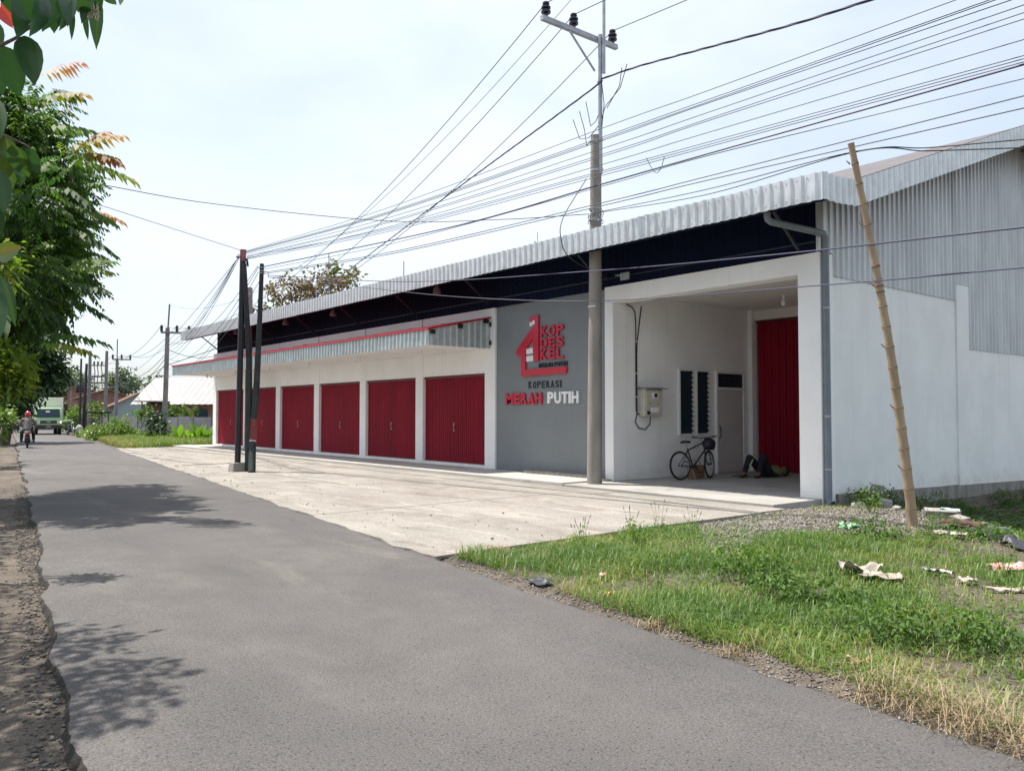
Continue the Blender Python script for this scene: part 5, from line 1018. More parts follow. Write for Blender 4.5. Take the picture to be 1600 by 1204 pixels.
tree('shade_tree', 'large dark tree at the far end of the road above the truck', [blob(40,600,88,40), blob(15,590,86,50), blob(72,610,90,24), blob(40,640,92,34), blob(80,635,95,18)], 5500, 0.6, 'dark', 52, (at(20,650,88).x, at(20,650,88).y, 0), 0.45, 0.55, tone=(0.0, 0.8))
tree('brown_leaved_tree', 'tree with browning leaves rising behind the roof', [blob(452,455,70,32), blob(485,440,71,26), blob(520,432,72,24), blob(548,438,70,20), blob(430,462,69,16), blob(500,462,71,36), blob(536,456,71,26), blob(402,478,68,12)], 2000, 0.40, 'brown', 53, (at(495,600,72).x, at(495,600,72).y, 0), 0.3, 0.55, tone=(0.0, 0.85), rise=0.55)
leafy('crown', [o for o in bpy.data.objects if o.name.startswith('brown_leaved_tree')][0], [blob(520,421,71.5,9), blob(550,428,70.5,10), blob(430,482,69,20)], 260, 0.40, LM['brown'], 54, 0.6, 0.6, (0.85, 1.0))
for i, (px, py, d, w, lab) in enumerate([(108,588,125,26,'flat-topped distant tree above the brick house'), (190,588,118,26,'flat-topped distant tree behind the tall grey pole'), (252,598,120,16,'low distant tree left of the white roof'), (330,600,140,22,'distant treetop peeping over the white roof'), (60,610,150,30,'hazy distant trees behind the truck')]):
    cl = []
    for k in range(6): 
        q = blob(px + w*(rnd.random()-0.5)*1.2, py + 24*(k/5) - 8, d + rnd.uniform(-3, 3), w*(0.55+0.12*k)); cl.append((q[0], q[1], q[2], q[3], q[4], q[3]*0.20))
    tree('rain_tree', lab, cl, 1500, 0.55, 'haze', 60+i, (at(px,650,d).x, at(px,650,d).y, 0), 0.35, 0.5, rise=0.6)
leafy('hedge', None, [blob(x, 632 + 4*math.sin(x), 150, 17) for x in range(60, 420, 16)], 4500, 0.6, LM['haze'], 71, 0.5, 0.5, kind='stuff')['label'] = 'band of hazy distant treetops along the horizon'
# roadside greenery left of the yard
for i, (cl, n, sz, lab, tn) in enumerate([
    ([blob(165,678,52,24), blob(185,672,53,18), blob(150,684,51,18), blob(205,682,53,16)], 2600, 0.19, 'pale green creeper heap at the roadside left of the yard', (0.2, 1.0)),
    ([blob(132,682,57,14), blob(140,690,54,10)], 800, 0.18, 'small light shrub at the road edge beside the parked motorbike', (0.3, 1.0)),
    ([blob(110,655,76,16), blob(120,650,75,13), blob(103,662,75,12)], 1000, 0.26, 'round green bush behind the parked motorbike', (0.1, 0.8)),
    ([blob(228,685,50,14), blob(255,688,48,12), blob(212,690,49,10), blob(240,692,46,11), blob(270,690,46,9), blob(190,692,48,9)], 2600, 0.15, 'low weeds at the foot of the grey block wall', (0.1, 0.9)),
    ([blob(290,692,45,8), blob(315,693,44.5,7), blob(270,694,44,6), blob(300,694,44,5)], 1600, 0.12, 'low bright weeds beside the white end pier', (0.2, 1.0)),
    ([blob(215,648,60,9), blob(232,642,60,8), blob(285,645,60,10), blob(268,642,60,8), blob(300,641,61,6)], 700, 0.24, 'dusty green bush behind the grey block wall', (0.0, 0.7)),
    ([blob(150,640,85,14), blob(160,648,84,10)], 500, 0.3, 'green bush between the paired poles', (0.0, 0.7))]):
    c = cl[0]; sh_ = thing('shrub', lab, 'shrub', (c[0], c[1], 0), 'roadside shrubs'); leafy('foliage', sh_, cl, n, sz, LM['mound'], 80+i, 0.6, 0.9, tn); b = MB()
    for q in cl: b.tube([(c[0], c[1], -0.05), (q[0], q[1], q[2])], [0.04, 0.012], 5)
    put('stem', b, M['twig'], sh_)
pp = at(246, 690, 48.5); pw = thing('papaya_plant', 'dark leafy papaya plant at the grey block wall', 'plant', (pp.x, pp.y, 0)); b = MB(); b.tube([(pp.x, pp.y, 0), (pp.x+0.05, pp.y, 1.8)], [0.07, 0.05], 7); put('stem', b, M['twig'], pw, smooth=True)
leafy('crown', pw, [blob(246,655,48.5,14), blob(238,664,48.5,9), blob(256,666,48.5,9), blob(248,676,48.3,12)], 360, 0.26, LM['dark'], 90, 0.6, 0.8, (0.3, 1.0))
for i, (px, h, tone) in enumerate([(279, 1.15, 0.6), (309, 1.2, 0.5), (322, 1.0, 0.3), (296, 0.8, 0.9)]):
    p = at(px, 692, 45.2); t = thing('broad_leaf_plant', 'upright broad-leaved plant by the block wall, %s' % ['leftmost of the row', 'third from the left', 'nearest the white pier', 'shorter yellowish one'][i], 'plant', (p.x, p.y, 0.05), 'broad-leaved plants')
    for k in range(5):
        a = k*1.26 + i; d = Vector((math.cos(a)*0.32, math.sin(a)*0.32, 1)).normalized(); s = Vector((-math.sin(a), math.cos(a), 0)); vs = []; fs = []; hh = h*(0.8+0.25*rnd.random())
        pf = [(0, 0.02), (0.2, 0.05), (0.35, 0.13), (0.6, 0.19), (0.85, 0.13), (1.0, 0.01)]
        for (u, w) in pf: q = Vector((p.x, p.y, 0.03)) + d*hh*u + Vector((math.cos(a), math.sin(a), -0.35))*0.12*u*u; vs += [q - s*w, q + Vector((math.cos(a), math.sin(a), 0))*-0.03, q + s*w]
        for j in range(5): fs += [(j*3, j*3+1, j*3+4, j*3+3), (j*3+1, j*3+2, j*3+5, j*3+4)]
        put('leaf', np_mesh('leaf', np.array([tuple(v) for v in vs]), np.array(fs), LM['banana'], np.full(10, min(1, tone+0.2*rnd.random()-0.1)), smooth=True), None, t)

# ------------------------------------------------------------------ grass and weeds
def blades(name, X, Y, h, w, tone, m, seed, lean=0.45, zf=gh):
    r = np.random.default_rng(seed); n = len(X); a = r.random(n)*2*np.pi; d = np.stack([np.cos(a), np.sin(a), np.zeros(n)], -1); s = np.stack([-np.sin(a), np.cos(a), np.zeros(n)], -1)
    B = np.stack([X, Y, zf(X, Y) - 0.01], -1); ln = (lean*(0.3 + 1.2*r.random(n)))[:, None]; h = h[:, None]; w = w[:, None]; up = np.array([[0, 0, 1.0]])
    v0 = B - s*w; v1 = B + s*w; m_ = B + up*h*0.6 + d*h*0.35*ln; v2 = m_ + s*w*0.75; v3 = m_ - s*w*0.75; v4 = B + up*h*(1.0 - 0.35*ln) + d*h*1.0*ln
    V = np.stack([v0, v1, v2, v3, v4], 1).reshape(-1, 3); o = np.arange(n)[:, None]*5
    F = np.stack([o + np.array([[0, 1, 2]]), o + np.array([[0, 2, 3]]), o + np.array([[3, 2, 4]])], 1).reshape(-1, 3)
    return np_mesh(name, V, F, m, np.repeat(np.clip(tone, 0, 1), 3))
r = np.random.default_rng(31); n = 520000
X = r.uniform(-9.3, 3.0, n); Y = r.uniform(3.4, 19.5, n); d = Y - road_r(X)
ins = (d > 0.10 + 0.22*fnoise(X, Y, 1.6, 3)) & ((X > -7.70 + 0.10*fnoise(X, Y, 3, 8)) | (d < 0.0)) & ~((X < -7.9) & (Y > 12))
near_corner = (X < -7.7) & (d > 0.02) & (d < 0.0)
grav = sstep(-0.5, 0.6, 1.75 - np.hypot((X+6.75)/0.95, (Y-10.9)/1.25)) ; grav2 = sstep(0.0, 0.5, 0.62 - np.abs((X+6.2) + 0.7*(Y-8.5))*0.8)*(X < -5.2)*(Y > 7.6)
rub = sstep(0.0, 0.5, 0.75 - np.abs((X+5.5) + (Y-12.0))*0.7)*(X > -6.6)*(X < -2)
wall = (X < -7.3)*(Y > 12.5)
patch = fnoise(X, Y, 0.9, 14); fine = fnoise(X, Y, 3.2, 17)
dens = np.clip(0.40 + 1.9*(patch-0.32) + 0.6*(fine-0.4), 0.12, 1)*(1 - 0.90*np.clip(grav+grav2, 0, 1))*(1 - 0.85*rub)*(1 - 0.8*sstep(0.56, 0.68, fnoise(X, Y, 0.8, 33)))
dens *= np.where(Y > 13.2, 0.35, 1.0)
kp = ins & (r.random(n) < dens*np.clip(1.15 - 0.05*(Y-5), 0.5, 1))
X, Y, d, patch, fine = X[kp], Y[kp], d[kp], patch[kp], fine[kp]; n = len(X)
dry = sstep(0.75, 0.10, d + 0.5*(fine-0.5)); tone = 0.85 + 0.9*(patch-0.5) + 0.25*r.normal(size=n)*0.6 - 0.24*dry - 0.36*sstep(0.60, 0.75, fnoise(X, Y, 1.3, 41)) - 0.55*(r.random(n) < 0.07)
h = (0.045 + 0.125*r.random(n)**2)*(0.65 + 1.1*np.clip(patch-0.25, 0, 1))*(1 + 0.25*dry); h = np.where(Y > 12.8, h*0.8, h)
grass = put('grass', blades('grass', X, Y, h, 0.0026 + 0.0028*r.random(n), tone, LM['grass'], 32, 1.15), None, kind='stuff'); grass['label'] = 'green and straw-coloured grass on the right verge'
r2 = np.random.default_rng(36); n2 = 46000; X2 = r2.uniform(-7.6, 2.0, n2); Y2 = r2.uniform(4.4, 13.0, n2); d2 = Y2 - road_r(X2); g2 = 1.75 - np.hypot((X2+6.75)/0.95, (Y2-10.9)/1.25)
kp = (d2 > 0.35) & (g2 < 0.1) & (r2.random(n2) < np.clip(2.6*(fnoise(X2, Y2, 1.4, 51)-0.42), 0.02, 1)); X2, Y2 = X2[kp], Y2[kp]; n2 = len(X2)
hz = 0.015 + 0.16*r2.random(n2)*np.clip(fnoise(X2, Y2, 1.4, 51)-0.25, 0, 1); L2 = 0.018 + 0.035*r2.random(n2)
V, F = leaf_quads(np.stack([X2, Y2, gh(X2, Y2) + hz], -1), np.concatenate([r2.normal(size=(n2, 2)), 0.3*r2.normal(size=(n2, 1))], 1), np.array([[0, 0, 1.0]]) + 0.35*r2.normal(size=(n2, 3)), L2, L2*0.6, 0.15)
put('ground_cover', np_mesh('ground_cover', V, F, LM['weed'], 0.25 + 0.65*r2.random(n2)), None, kind='stuff')['label'] = 'small-leaved creeping weeds mixed into the verge grass'
# straw tufts along the asphalt
tufts = [(-2.35,4.60,1.0),(-1.75,4.52,1.1),(-1.35,4.45,1.0),(-2.05,4.62,0.8),(-3.45,4.74,0.45),(-4.25,4.85,0.5),(-4.05,4.9,0.4),(-8.0,6.0,0.6),(-7.5,5.85,0.7),(-6.9,5.95,0.6),(-0.8,4.40,1.0),(-0.2,4.3,1.0)]
XX = []; YY = []; HH = []
for (x, y, s) in tufts:
    k = int(190*s); XX.append(x + r.normal(size=k)*0.13*s); YY.append(np.maximum(y + r.normal(size=k)*0.10*s, road_r(x)+0.03)); HH.append((0.12 + 0.17*r.random(k))*s)
XX, YY, HH = map(np.concatenate, (XX, YY, HH))
put('dry_grass', blades('dry_grass', XX, YY, HH, np.full(len(XX), 0.0026), r.random(len(XX)), LM['straw'], 33, 1.25), None, kind='stuff')['label'] = 'bent straw-coloured tufts along the asphalt edge'
# far and left verge grass
n = 60000; X = r.uniform(-62, -40.8, n); Y = r.uniform(9.5, 17.5, n); kp = (Y > road_r(X) + 0.1 + 0.35*fnoise(X, Y, 0.8, 3)) & (fnoise(X, Y, 0.5, 5) > 0.28); X, Y = X[kp], Y[kp]
put('grass', blades('grass', X, Y, 0.16 + 0.28*r.random(len(X)), np.full(len(X), 0.012), 0.42 + 0.35*r.random(len(X)) + 0.25*sstep(0.3, 1.8, Y-road_r(X)) - 0.2, LM['grass'], 34, 0.6), None, kind='stuff')['label'] = 'rough tall grass at the roadside left of the yard'
n = 30000; X = r.uniform(-75, -24, n); Y = r.uniform(0, 11, n); dl = road_l(X) - Y; kp = (dl > 0.5 + 0.5*fnoise(X, Y, 0.6, 2)) & (dl < 7) & (r.random(n) < sstep(-24, -34, X)); X, Y = X[kp], Y[kp]
put('grass', blades('grass', X, Y, 0.10 + 0.28*r.random(len(X)), np.full(len(X), 0.010), 0.34 + 0.30*r.random(len(X)), LM['grass'], 35, 0.6), None, kind='stuff')['label'] = 'sunlit grass on the far left verge'
# weeds: broad-leaved clumps, each one its own plant
weeds = [(-4.55,6.55,0.42,0.34,520,'dark leafy weed clump in the grass near the asphalt'), (-4.05,6.20,0.34,0.28,380,'leafy weed clump right of the dark one in the grass'), (-2.95,5.75,0.40,0.30,480,'dark weed clump at the right, below the white scraps'), (-2.45,5.95,0.34,0.26,360,'rightmost dark weed clump low in the picture'), (-5.15,9.75,0.42,0.26,420,'weed clump beside the green plastic bag'), (-3.70,6.35,0.30,0.22,260,'small weed clump left of the white rag'), (-5.0,7.0,0.3,0.24,240,'bright weed clump at the left of the lush grass'), (-6.75,7.35,0.16,0.30,90,'yellowish young weed at the edge of the gravel'), (-6.35,12.15,0.20,0.42,130,'tall bright weed in front of the downpipe'), (-4.3,10.6,0.5,0.2,420,'weed clump behind the bamboo foot, by the rubble')]
for i, (x, y, rr_, hh, k, lab) in enumerate(weeds):
    z = float(gh(x, y)); t = thing('weed', lab, 'weed', (x, y, z), 'weeds on the verge'); leafy('foliage', t, [(x, y, z+hh*0.5, rr_, rr_*0.8, hh*0.55), (x+rr_*0.4, y+rr_*0.2, z+hh*0.4, rr_*0.6, rr_*0.6, hh*0.4)], int(k*1.6), 0.05, LM['weed'], 100+i, 0.5, 0.7, (0.0, 0.85) if i not in (7, 8, 6) else (0.5, 1.0), clump=5)
    b = MB()
    for q in range(5): b.tube([(x, y, z), (x + rr_*0.5*math.cos(q*1.3), y + rr_*0.5*math.sin(q*1.3), z+hh*0.8)], [0.006, 0.002], 4)
    put('stem', b, mat('weed_stem', (0.10,0.12,0.04), 0.7) if i == 0 else bpy.data.materials['weed_stem'], t)
for i, (x, y, hh) in enumerate([(-7.55, 8.15, 0.34), (-7.25, 8.35, 0.42), (-7.62, 7.3, 0.3), (-7.35, 7.0, 0.28), (-6.85, 8.55, 0.30), (-2.0, 6.9, 0.35), (-3.1, 8.4, 0.35), (-4.6, 10.2, 0.4), (-4.9, 5.6, 0.25)]):
    z = float(gh(x, y)); t = thing('weed_stalk', 'thin seeding weed stalk, %s' % ['at the slab corner left', 'tallest at the slab edge', 'on the verge near the slab corner', 'low beside the dry tuft', 'beside the gravel by the slab', 'at the right edge of the grass', 'among the white scraps', 'behind the weed clump by the bamboo', 'at the lower grass edge'][i], 'weed', (x, y, z), 'weed stalks')
    b = MB()
    for k in range(5): a = k*1.3+i; tp = Vector((x + 0.10*math.cos(a), y + 0.10*math.sin(a), z + hh*(0.7+0.08*k))); b.tube([(x, y, z-0.01), ((x+tp.x)/2, (y+tp.y)/2, z+hh*0.4), tp], [0.003, 0.0025, 0.0015], 4); b.tube([tp, tp + Vector((0.02*math.cos(a), 0.02*math.sin(a), 0.05))], [0.006, 0.002], 5)
    put('stalk', b, bpy.data.materials['weed_stem'], t); leafy('leaves', t, [(x, y, z+hh*0.35, 0.08, 0.08, hh*0.35)], 40, 0.05, LM['weed'], 130+i, 0.4, 0.6, (0.3, 1.0), clump=2)
# ground cover in the hollow by the wall
r = np.random.default_rng(77); n = 16000; X = r.uniform(-7.85, 0, n); Y = r.uniform(12.6, 24, n); s = ((X + 6.3) + (Y - 13.0))*0.7071
kp = (s > 0.15 + 0.5*fnoise(X, Y, 1.5, 2)) & (fnoise(X, Y, 0.9, 6) + 0.25*sstep(0, 3, s) > 0.42) & (X - SX > 0.15); X, Y = X[kp], Y[kp]; n = len(X)
P = np.stack([X, Y, gh(X, Y) + 0.02 + 0.12*r.random(n)*fnoise(X, Y, 2, 9)], -1); D = norm(np.concatenate([r.normal(size=(n, 2)), 0.15*r.normal(size=(n, 1))], 1)); L = 0.05 + 0.07*r.random(n)
V, F = leaf_quads(P, D, np.array([[0, 0, 1.0]]) + 0.3*r.normal(size=(n, 3)), L, L*0.7, 0.1)
put('ground_cover', np_mesh('ground_cover', V, F, LM['weed'], 0.15 + 0.5*r.random(n)), None, kind='stuff')['label'] = 'creeping weeds in the hollow along the white wall'
for i, (y, hh) in enumerate([(15.2, 0.30), (16.4, 0.34), (17.6, 0.50), (18.3, 0.36), (20.9, 0.45), (14.35, 0.25), (22.5, 0.4)]):
    x = SX + 0.30; z = float(gh(x, y)); t = thing('weed', 'bushy weed against the wall plinth, %s' % ['left of the bamboo', 'just right of the bamboo', 'the tallest, right of the bamboo', 'right of the tallest', 'at the right picture edge', 'by the tilted slab', 'beyond the right edge'][i], 'weed', (x, y, z), 'weeds along the plinth')
    leafy('foliage', t, [(x, y, z+hh*0.5, 0.22, 0.5, hh*0.5), (x+0.1, y+0.2, z+hh*0.4, 0.25, 0.4, hh*0.4)], 420, 0.06, LM['weed'], 150+i, 0.45, 0.6, (0.0, 0.6), clump=5)
    b = MB(); [b.tube([(x, y, z), (x+0.1*math.cos(k), y+0.3*math.sin(k), z+hh*0.9)], [0.005, 0.002], 4) for k in range(4)]; put('stem', b, bpy.data.materials['weed_stem'], t)
# pebbles
def pebbles(name, X, Y, S_, m, seed, tone):
    r = np.random.default_rng(seed); n = len(X); base = norm(np.array([[1,0,0],[-1,0,0],[0,1,0],[0,-1,0],[0,0,1],[0,0,-1]], float)); fi = np.array([[0,2,4],[2,1,4],[1,3,4],[3,0,4],[2,0,5],[1,2,5],[3,1,5],[0,3,5]])
    a = r.random(n)*6.28; c, s = np.cos(a), np.sin(a); V = base[None]*(0.6+0.8*r.random((n, 6, 1)))*np.stack([S_, S_*0.8, S_*0.55], -1)[:, None, :]
    V = np.stack([V[..., 0]*c[:, None] - V[..., 1]*s[:, None], V[..., 0]*s[:, None] + V[..., 1]*c[:, None], V[..., 2]], -1) + np.stack([X, Y, gh(X, Y) + S_*0.3], -1)[:, None, :]
    F = (np.arange(n)[:, None, None]*6 + fi[None]).reshape(-1, 3); return put(name, np_mesh(name, V.reshape(-1, 3), F, m, np.repeat(tone, 8)), None, kind='stuff')
stone = leaf_mat('gravel_stone', [(0.0, (0.10,0.088,0.076)), (0.5, (0.185,0.166,0.145)), (1.0, (0.31,0.285,0.255))], 0.0, 0.9)
r = np.random.default_rng(91); n = 26000; X = r.uniform(-7.8, -4.2, n); Y = r.uniform(7.4, 13.2, n)
g = np.clip(sstep(-0.6, 0.7, 1.9 - np.hypot((X+6.75)/0.95, (Y-10.9)/1.3)) + sstep(0.0, 0.5, 0.75 - np.abs((X+6.2) + 0.7*(Y-8.5))*0.8), 0, 1); kp = r.random(n) < g; X, Y = X[kp], Y[kp]
pebbles('gravel', X, Y, 0.010 + 0.020*r.random(len(X))**2, stone, 92, r.random(len(X)))['label'] = 'loose grey gravel between the slab and the grass'
n = 7000; X = r.uniform(-22, 0.5, n); Y = road_l(X) - 0.02 - 1.9*r.random(n)**1.3; pebbles('roadside_grit', X, Y, 0.004 + 0.018*r.random(n)**4, stone, 93, r.random(n)*0.55)['label'] = 'grit and small stones on the left verge'
n = 5000; X = r.uniform(-20, 0.5, n); Y = road_l(X) + 0.08 - 0.30*r.random(n); pebbles('edge_crumbs', X, Y, 0.005 + 0.020*r.random(n)**3, stone, 95, r.random(n)*0.4)['label'] = 'crumbs of asphalt and grit along the broken left road edge'
n = 6000; X = r.uniform(-8.5, 0.5, n); Y = road_r(X) + 0.02 + 0.35*r.random(n)**2; pebbles('roadside_grit', X, Y, 0.005 + 0.012*r.random(n)**2, stone, 94, r.random(n))['label'] = 'fine grit along the right asphalt edge'
# ------------------------------------------------------------------ far houses and walls
brick = mat('pale_brick', (0.30,0.175,0.13), 0.9, col2=(0.22,0.13,0.10), vscale=2.0, bump=0.3, bscale=12)
block = mat('grey_block_wall', (0.155,0.165,0.18), 0.9, col2=(0.10,0.105,0.115), vscale=0.8, bump=0.3, bscale=8)
tile = mat('old_clay_tiles', (0.16,0.085,0.06), 0.9, var=0.3, vscale=2)
whiteroof = mat('white_zinc_roof', (0.25,0.24,0.238), 0.5, 0.1, var=0.1, vscale=1)
wall_t = thing('block_wall', 'low grey block wall behind the roadside weeds', 'wall', (-62, 17.6, 0))
def seg_wall(p0, p1, h, th, m, name, parent):
    p0 = Vector((*p0, 0)); p1 = Vector((*p1, 0)); d = (p1-p0); L = d.length; d.normalize(); b = MB(); b.obox((p0+p1)/2 + Vector((0,0,h/2-0.1)), d, d.cross(Vector((0,0,1))), (0,0,1), L/2, th/2, h/2+0.1); return put(name, b, m, parent)
a0 = at(331, 660, 50); a1 = at(158, 655, 74); k = 9
for i in range(k):
    u0, u1 = i/k, (i+1)/k - 0.004; seg_wall((a0.x+(a1.x-a0.x)*u0, a0.y+(a1.y-a0.y)*u0), (a0.x+(a1.x-a0.x)*u1, a0.y+(a1.y-a0.y)*u1), 1.42+0.05*(i % 2)-0.03*i*0.3, 0.16, block, 'wall_bay', wall_t)
def house(name, label, c, L, W, hw, hr, ang, wm, rm, hip=False, eave=0.5):
    t = thing(name, label, 'house', (c[0], c[1], 0)); u = Vector((math.cos(ang), math.sin(ang), 0)); v = Vector((-u.y, u.x, 0)); c = Vector((c[0], c[1], 0)); Z = Vector((0,0,1))
    b = MB(); b.obox(c + Z*hw/2, u, v, Z, L/2, W/2, hw/2); b.prism([c + u*L/2 + v*W/2 + Z*hw, c + u*L/2 - v*W/2 + Z*hw, c + u*L/2 + Z*(hw+hr)], -u*L); put('wall', b, wm, t)
    sl = hr/(W/2)
    for s in (-1, 1):
        e = c + v*s*(W/2+eave) + Z*(hw - sl*eave + 0.05); rdg = c + Z*(hw+hr+0.05); n_ = 22; b = MB(); vs = []; fs = []
        for i in range(n_*2+1):
            o = u*(-(L/2+eave) + (L+2*eave)*i/(n_*2)) + Z*(0.04 if i % 2 else 0); vs += [e + o, rdg + o]
        for i in range(n_*2): fs.append((2*i, 2*i+2, 2*i+3, 2*i+1))
        b.add(vs, fs); put('roof_slope', b, rm, t)
    return t, c, u, v
hx = at(336, 640, 69); t, c, u, v = house('house', 'house with white zinc roof and brick wall behind the block wall', (hx.x, hx.y), 9.0, 7.0, 2.7, 1.9, math.radians(51), brick, whiteroof, eave=0.7)
for s in (-2.6, 0.2, 2.9):
    b = MB(); q = c - u*s - v*0; q = c + u*s + v*(4.02); q2 = c + u*s + v*(-3.52)
    b.obox(q2 + Vector((0,0,1.5)), u, v, (0,0,1), 0.5, 0.03, 0.55); put('window', b, M['glass'], t)
b = MB(); b.obox(at(238, 627, 64), u, v, (0,0,1), 0.9, 1.2, 0.04); lean = put('lean_to_roof', b, whiteroof, t)
for s in (-0.8, 0.8): 
    b = MB(); q = at(238, 627, 64) + u*s; b.tube([(q.x, q.y, 0), (q.x, q.y, q.z)], 0.05, 6); put('post', b, M['twig'], t)
for (px, d, L, W, hw, hr, lab, wm, rm) in [(160, 104, 10, 6, 3.6, 1.0, 'pale brick house behind the paired poles', brick, tile), (120, 118, 7, 6, 4.4, 1.3, 'taller brick house behind the roadside poles', brick, tile), (212, 92, 6, 5, 2.6, 1.3, 'small tiled house behind the tall grey pole', mat('pale_blue_wall', (0.30,0.38,0.38), 0.8), tile)]:
    p = at(px, 645, d); t, c, u, v = house('house', lab, (p.x, p.y), L, W, hw, hr, math.radians(172), wm, rm)
    for s in (-0.28, 0.25): b = MB(); b.obox(c + u*L*s - v*(W/2+0.02) + Vector((0,0,hw*0.55)), u, v, (0,0,1), 0.5, 0.03, 0.5); wn_ = put('window', b, M['glass'], t); b = MB(); b.obox(c + u*L*s - v*(W/2+0.03) + Vector((0,0,hw*0.55-0.55)), u, v, (0,0,1), 0.6, 0.06, 0.05); put('sill', b, M['whitesteel'], wn_)
p = at(108, 640, 98); gs = thing('stall', 'green painted roadside stall beside the truck', 'stall', (p.x, p.y, 0)); gm = mat('green_paint', (0.06,0.20,0.04), 0.6)
b = MB(); b.box(p.x-1.2, p.x+1.2, p.y-1.4, p.y+1.4, 0, 2.0); put('body', b, gm, gs); b = MB(); b.box(p.x-1.4, p.x+1.4, p.y-1.7, p.y+1.7, 2.002, 2.15); put('roof', b, M['navy'], gs); b = MB(); b.box(p.x+1.201, p.x+1.22, p.y-1.0, p.y+1.0, 0.9, 1.7); put('opening', b, M['black'], gs)
p = at(152, 650, 68); t = thing('roof_shelter', 'low dark sheet roof on posts beside the roadside poles', 'shelter', (p.x, p.y, 0)); b = MB(); b.obox((p.x, p.y, 1.75), (1,0.1,0), (0,1,0.0), (0,0,1), 1.2, 0.7, 0.05); put('roof', b, M['navy'], t)
for sx in (-1, 1):
    for sy in (-1, 1): b = MB(); b.tube([(p.x+1.1*sx, p.y+0.6*sy, 0), (p.x+1.1*sx, p.y+0.6*sy, 1.75)], 0.05, 6); put('post', b, M['twig'], t)
p = at(152, 606, 104.5); b = MB(); b.lathe((p.x, p.y-2.0, 4.3), (0,0,1), [(0.5,0),(0.55,0.1),(0.55,0.9),(0.45,1.1),(0.1,1.2)], 14); put('water_tank', b, M['black'], smooth=True, label='black water tank above the brick house', cat='tank')

# ------------------------------------------------------------------ delivery truck
ROADDIR = Vector((1, -0.132, 0)).normalized(); ra = math.atan2(ROADDIR.y, ROADDIR.x)
def local_thing(name, label, cat, group=None): t = thing(name, label, cat, (0,0,0), group); ORIG[t] = Vector((0,0,0)); return t
tk = local_thing('delivery_truck', 'pale green box truck coming down the road with headlight lit', 'truck')
tg = mat('pale_green_truck_paint', (0.30,0.47,0.24), 0.35, clear=0.4); tcr = mat('cream_cargo_box', (0.70,0.69,0.58), 0.5, var=0.06, vscale=1)
b = MB(); b.prism([(0,-0.93,0.55),(0,-0.93,1.15),(-0.10,-0.93,1.30),(-0.32,-0.93,2.02),(-0.42,-0.93,2.12),(-1.55,-0.93,2.12),(-1.55,-0.93,0.55)], (0,1.86,0)); put('cab', b, tg, tk, bevel=0.05, smooth=True)
b = MB(); b.add([(-0.085,-0.80,1.34),(-0.085,0.80,1.34),(-0.275,0.76,2.0),(-0.275,-0.76,2.0)], [(0,1,2,3)]); b.v = [(x+0.03, y, z) for x, y, z in b.v]; ws = put('windscreen', b, M['glass'], tk)
for y in (-0.35, 0.3): b = MB(); b.tube([(-0.04, y, 1.36), (-0.09, y+0.35, 1.50)], 0.012, 5); put('wiper', b, M['black'], ws)
b = MB(); b.prism([(-0.14,-0.2,1.75),(-0.14,0.1,1.75),(-0.18,0.08,1.86),(-0.18,-0.18,1.86)], (0.01,0,0)); put('sticker', b, M['signwhite'], ws)
for s in (-1, 1): b = MB(); b.prism([(-0.22,0.935*s,1.35),(-0.42,0.935*s,2.0),(-1.2,0.935*s,2.0),(-1.2,0.935*s,1.35)], (0,0.008*s,0)); put('side_window', b, M['glass'], tk)
b = MB(); b.box(0.0, 0.03, -0.56, 0.56, 0.88, 1.10); gr = put('grille', b, M['black'], tk); b = MB(); b.box(0.031, 0.04, -0.5, 0.5, 0.975, 0.99); put('grille_bar', b, M['steel'], gr); b = MB(); b.box(0.031, 0.045, -0.13, 0.13, 0.95, 1.06); put('badge', b, M['steel'], gr, bevel=0.01)
lit = bpy.data.materials.new('lit_amber_lens'); lit.use_nodes = True; e_ = lit.node_tree.nodes['Principled BSDF']; e_.inputs['Base Color'].default_value = (0.7,0.5,0.25,1); e_.inputs['Emission Color'].default_value = (1,0.62,0.25,1); e_.inputs['Emission Strength'].default_value = 1.6
lens = mat('headlight_lens', (0.55,0.57,0.55), 0.15)
for s in (-1, 1):
    b = MB(); b.box(-0.02, 0.028, min(0.57*s,0.90*s), max(0.57*s,0.90*s), 0.84, 1.08); hl = put('headlight', b, lens, tk, bevel=0.02)
    b = MB(); b.lathe((0.029, 0.84*s, 0.98), (1,0,0), [(0.07,0),(0.07,0.01),(0.03,0.02)], 12); put('lamp', b, lit if s > 0 else lens, hl)
b = MB(); b.box(-0.05, 0.09, -0.95, 0.95, 0.50, 0.76); bm_ = put('bumper', b, mat('dark_bumper', (0.025,0.027,0.03), 0.5), tk, bevel=0.03); b = MB(); b.box(0.091, 0.098, -0.22, 0.22, 0.56, 0.70); put('number_plate', b, M['signblack'], bm_); 
for i in range(6): b = MB(); b.box(0.099, 0.101, -0.18+i*0.06, -0.145+i*0.06, 0.60, 0.66); put('plate_character', b, M['signwhite'], bm_)
for s in (-1, 1): b = MB(); b.tube([(-0.25,0.93*s,1.95),(-0.1,1.1*s,1.9),(-0.1,1.1*s,1.75)], 0.015, 5); b.box(-0.12,-0.08,1.1*s-0.09,1.1*s+0.09,1.45,1.78); put('mirror', b, M['black'], tk)
b = MB(); b.box(-5.6,-1.65,-1.12,1.12,0.85,2.92); bx_ = put('cargo_box', b, tcr, tk, bevel=0.03)
for s in (-1, 1): b = MB(); b.box(-1.70,-1.62,s*1.12-0.05*(s>0)-0.0,s*1.12+0.05*(s<0)+0.0,0.86,2.90) if False else b.box(-1.66,-1.63,s*1.085-0.03,s*1.085+0.03,0.9,2.88); put('box_edge', b, M['whitesteel'], bx_)
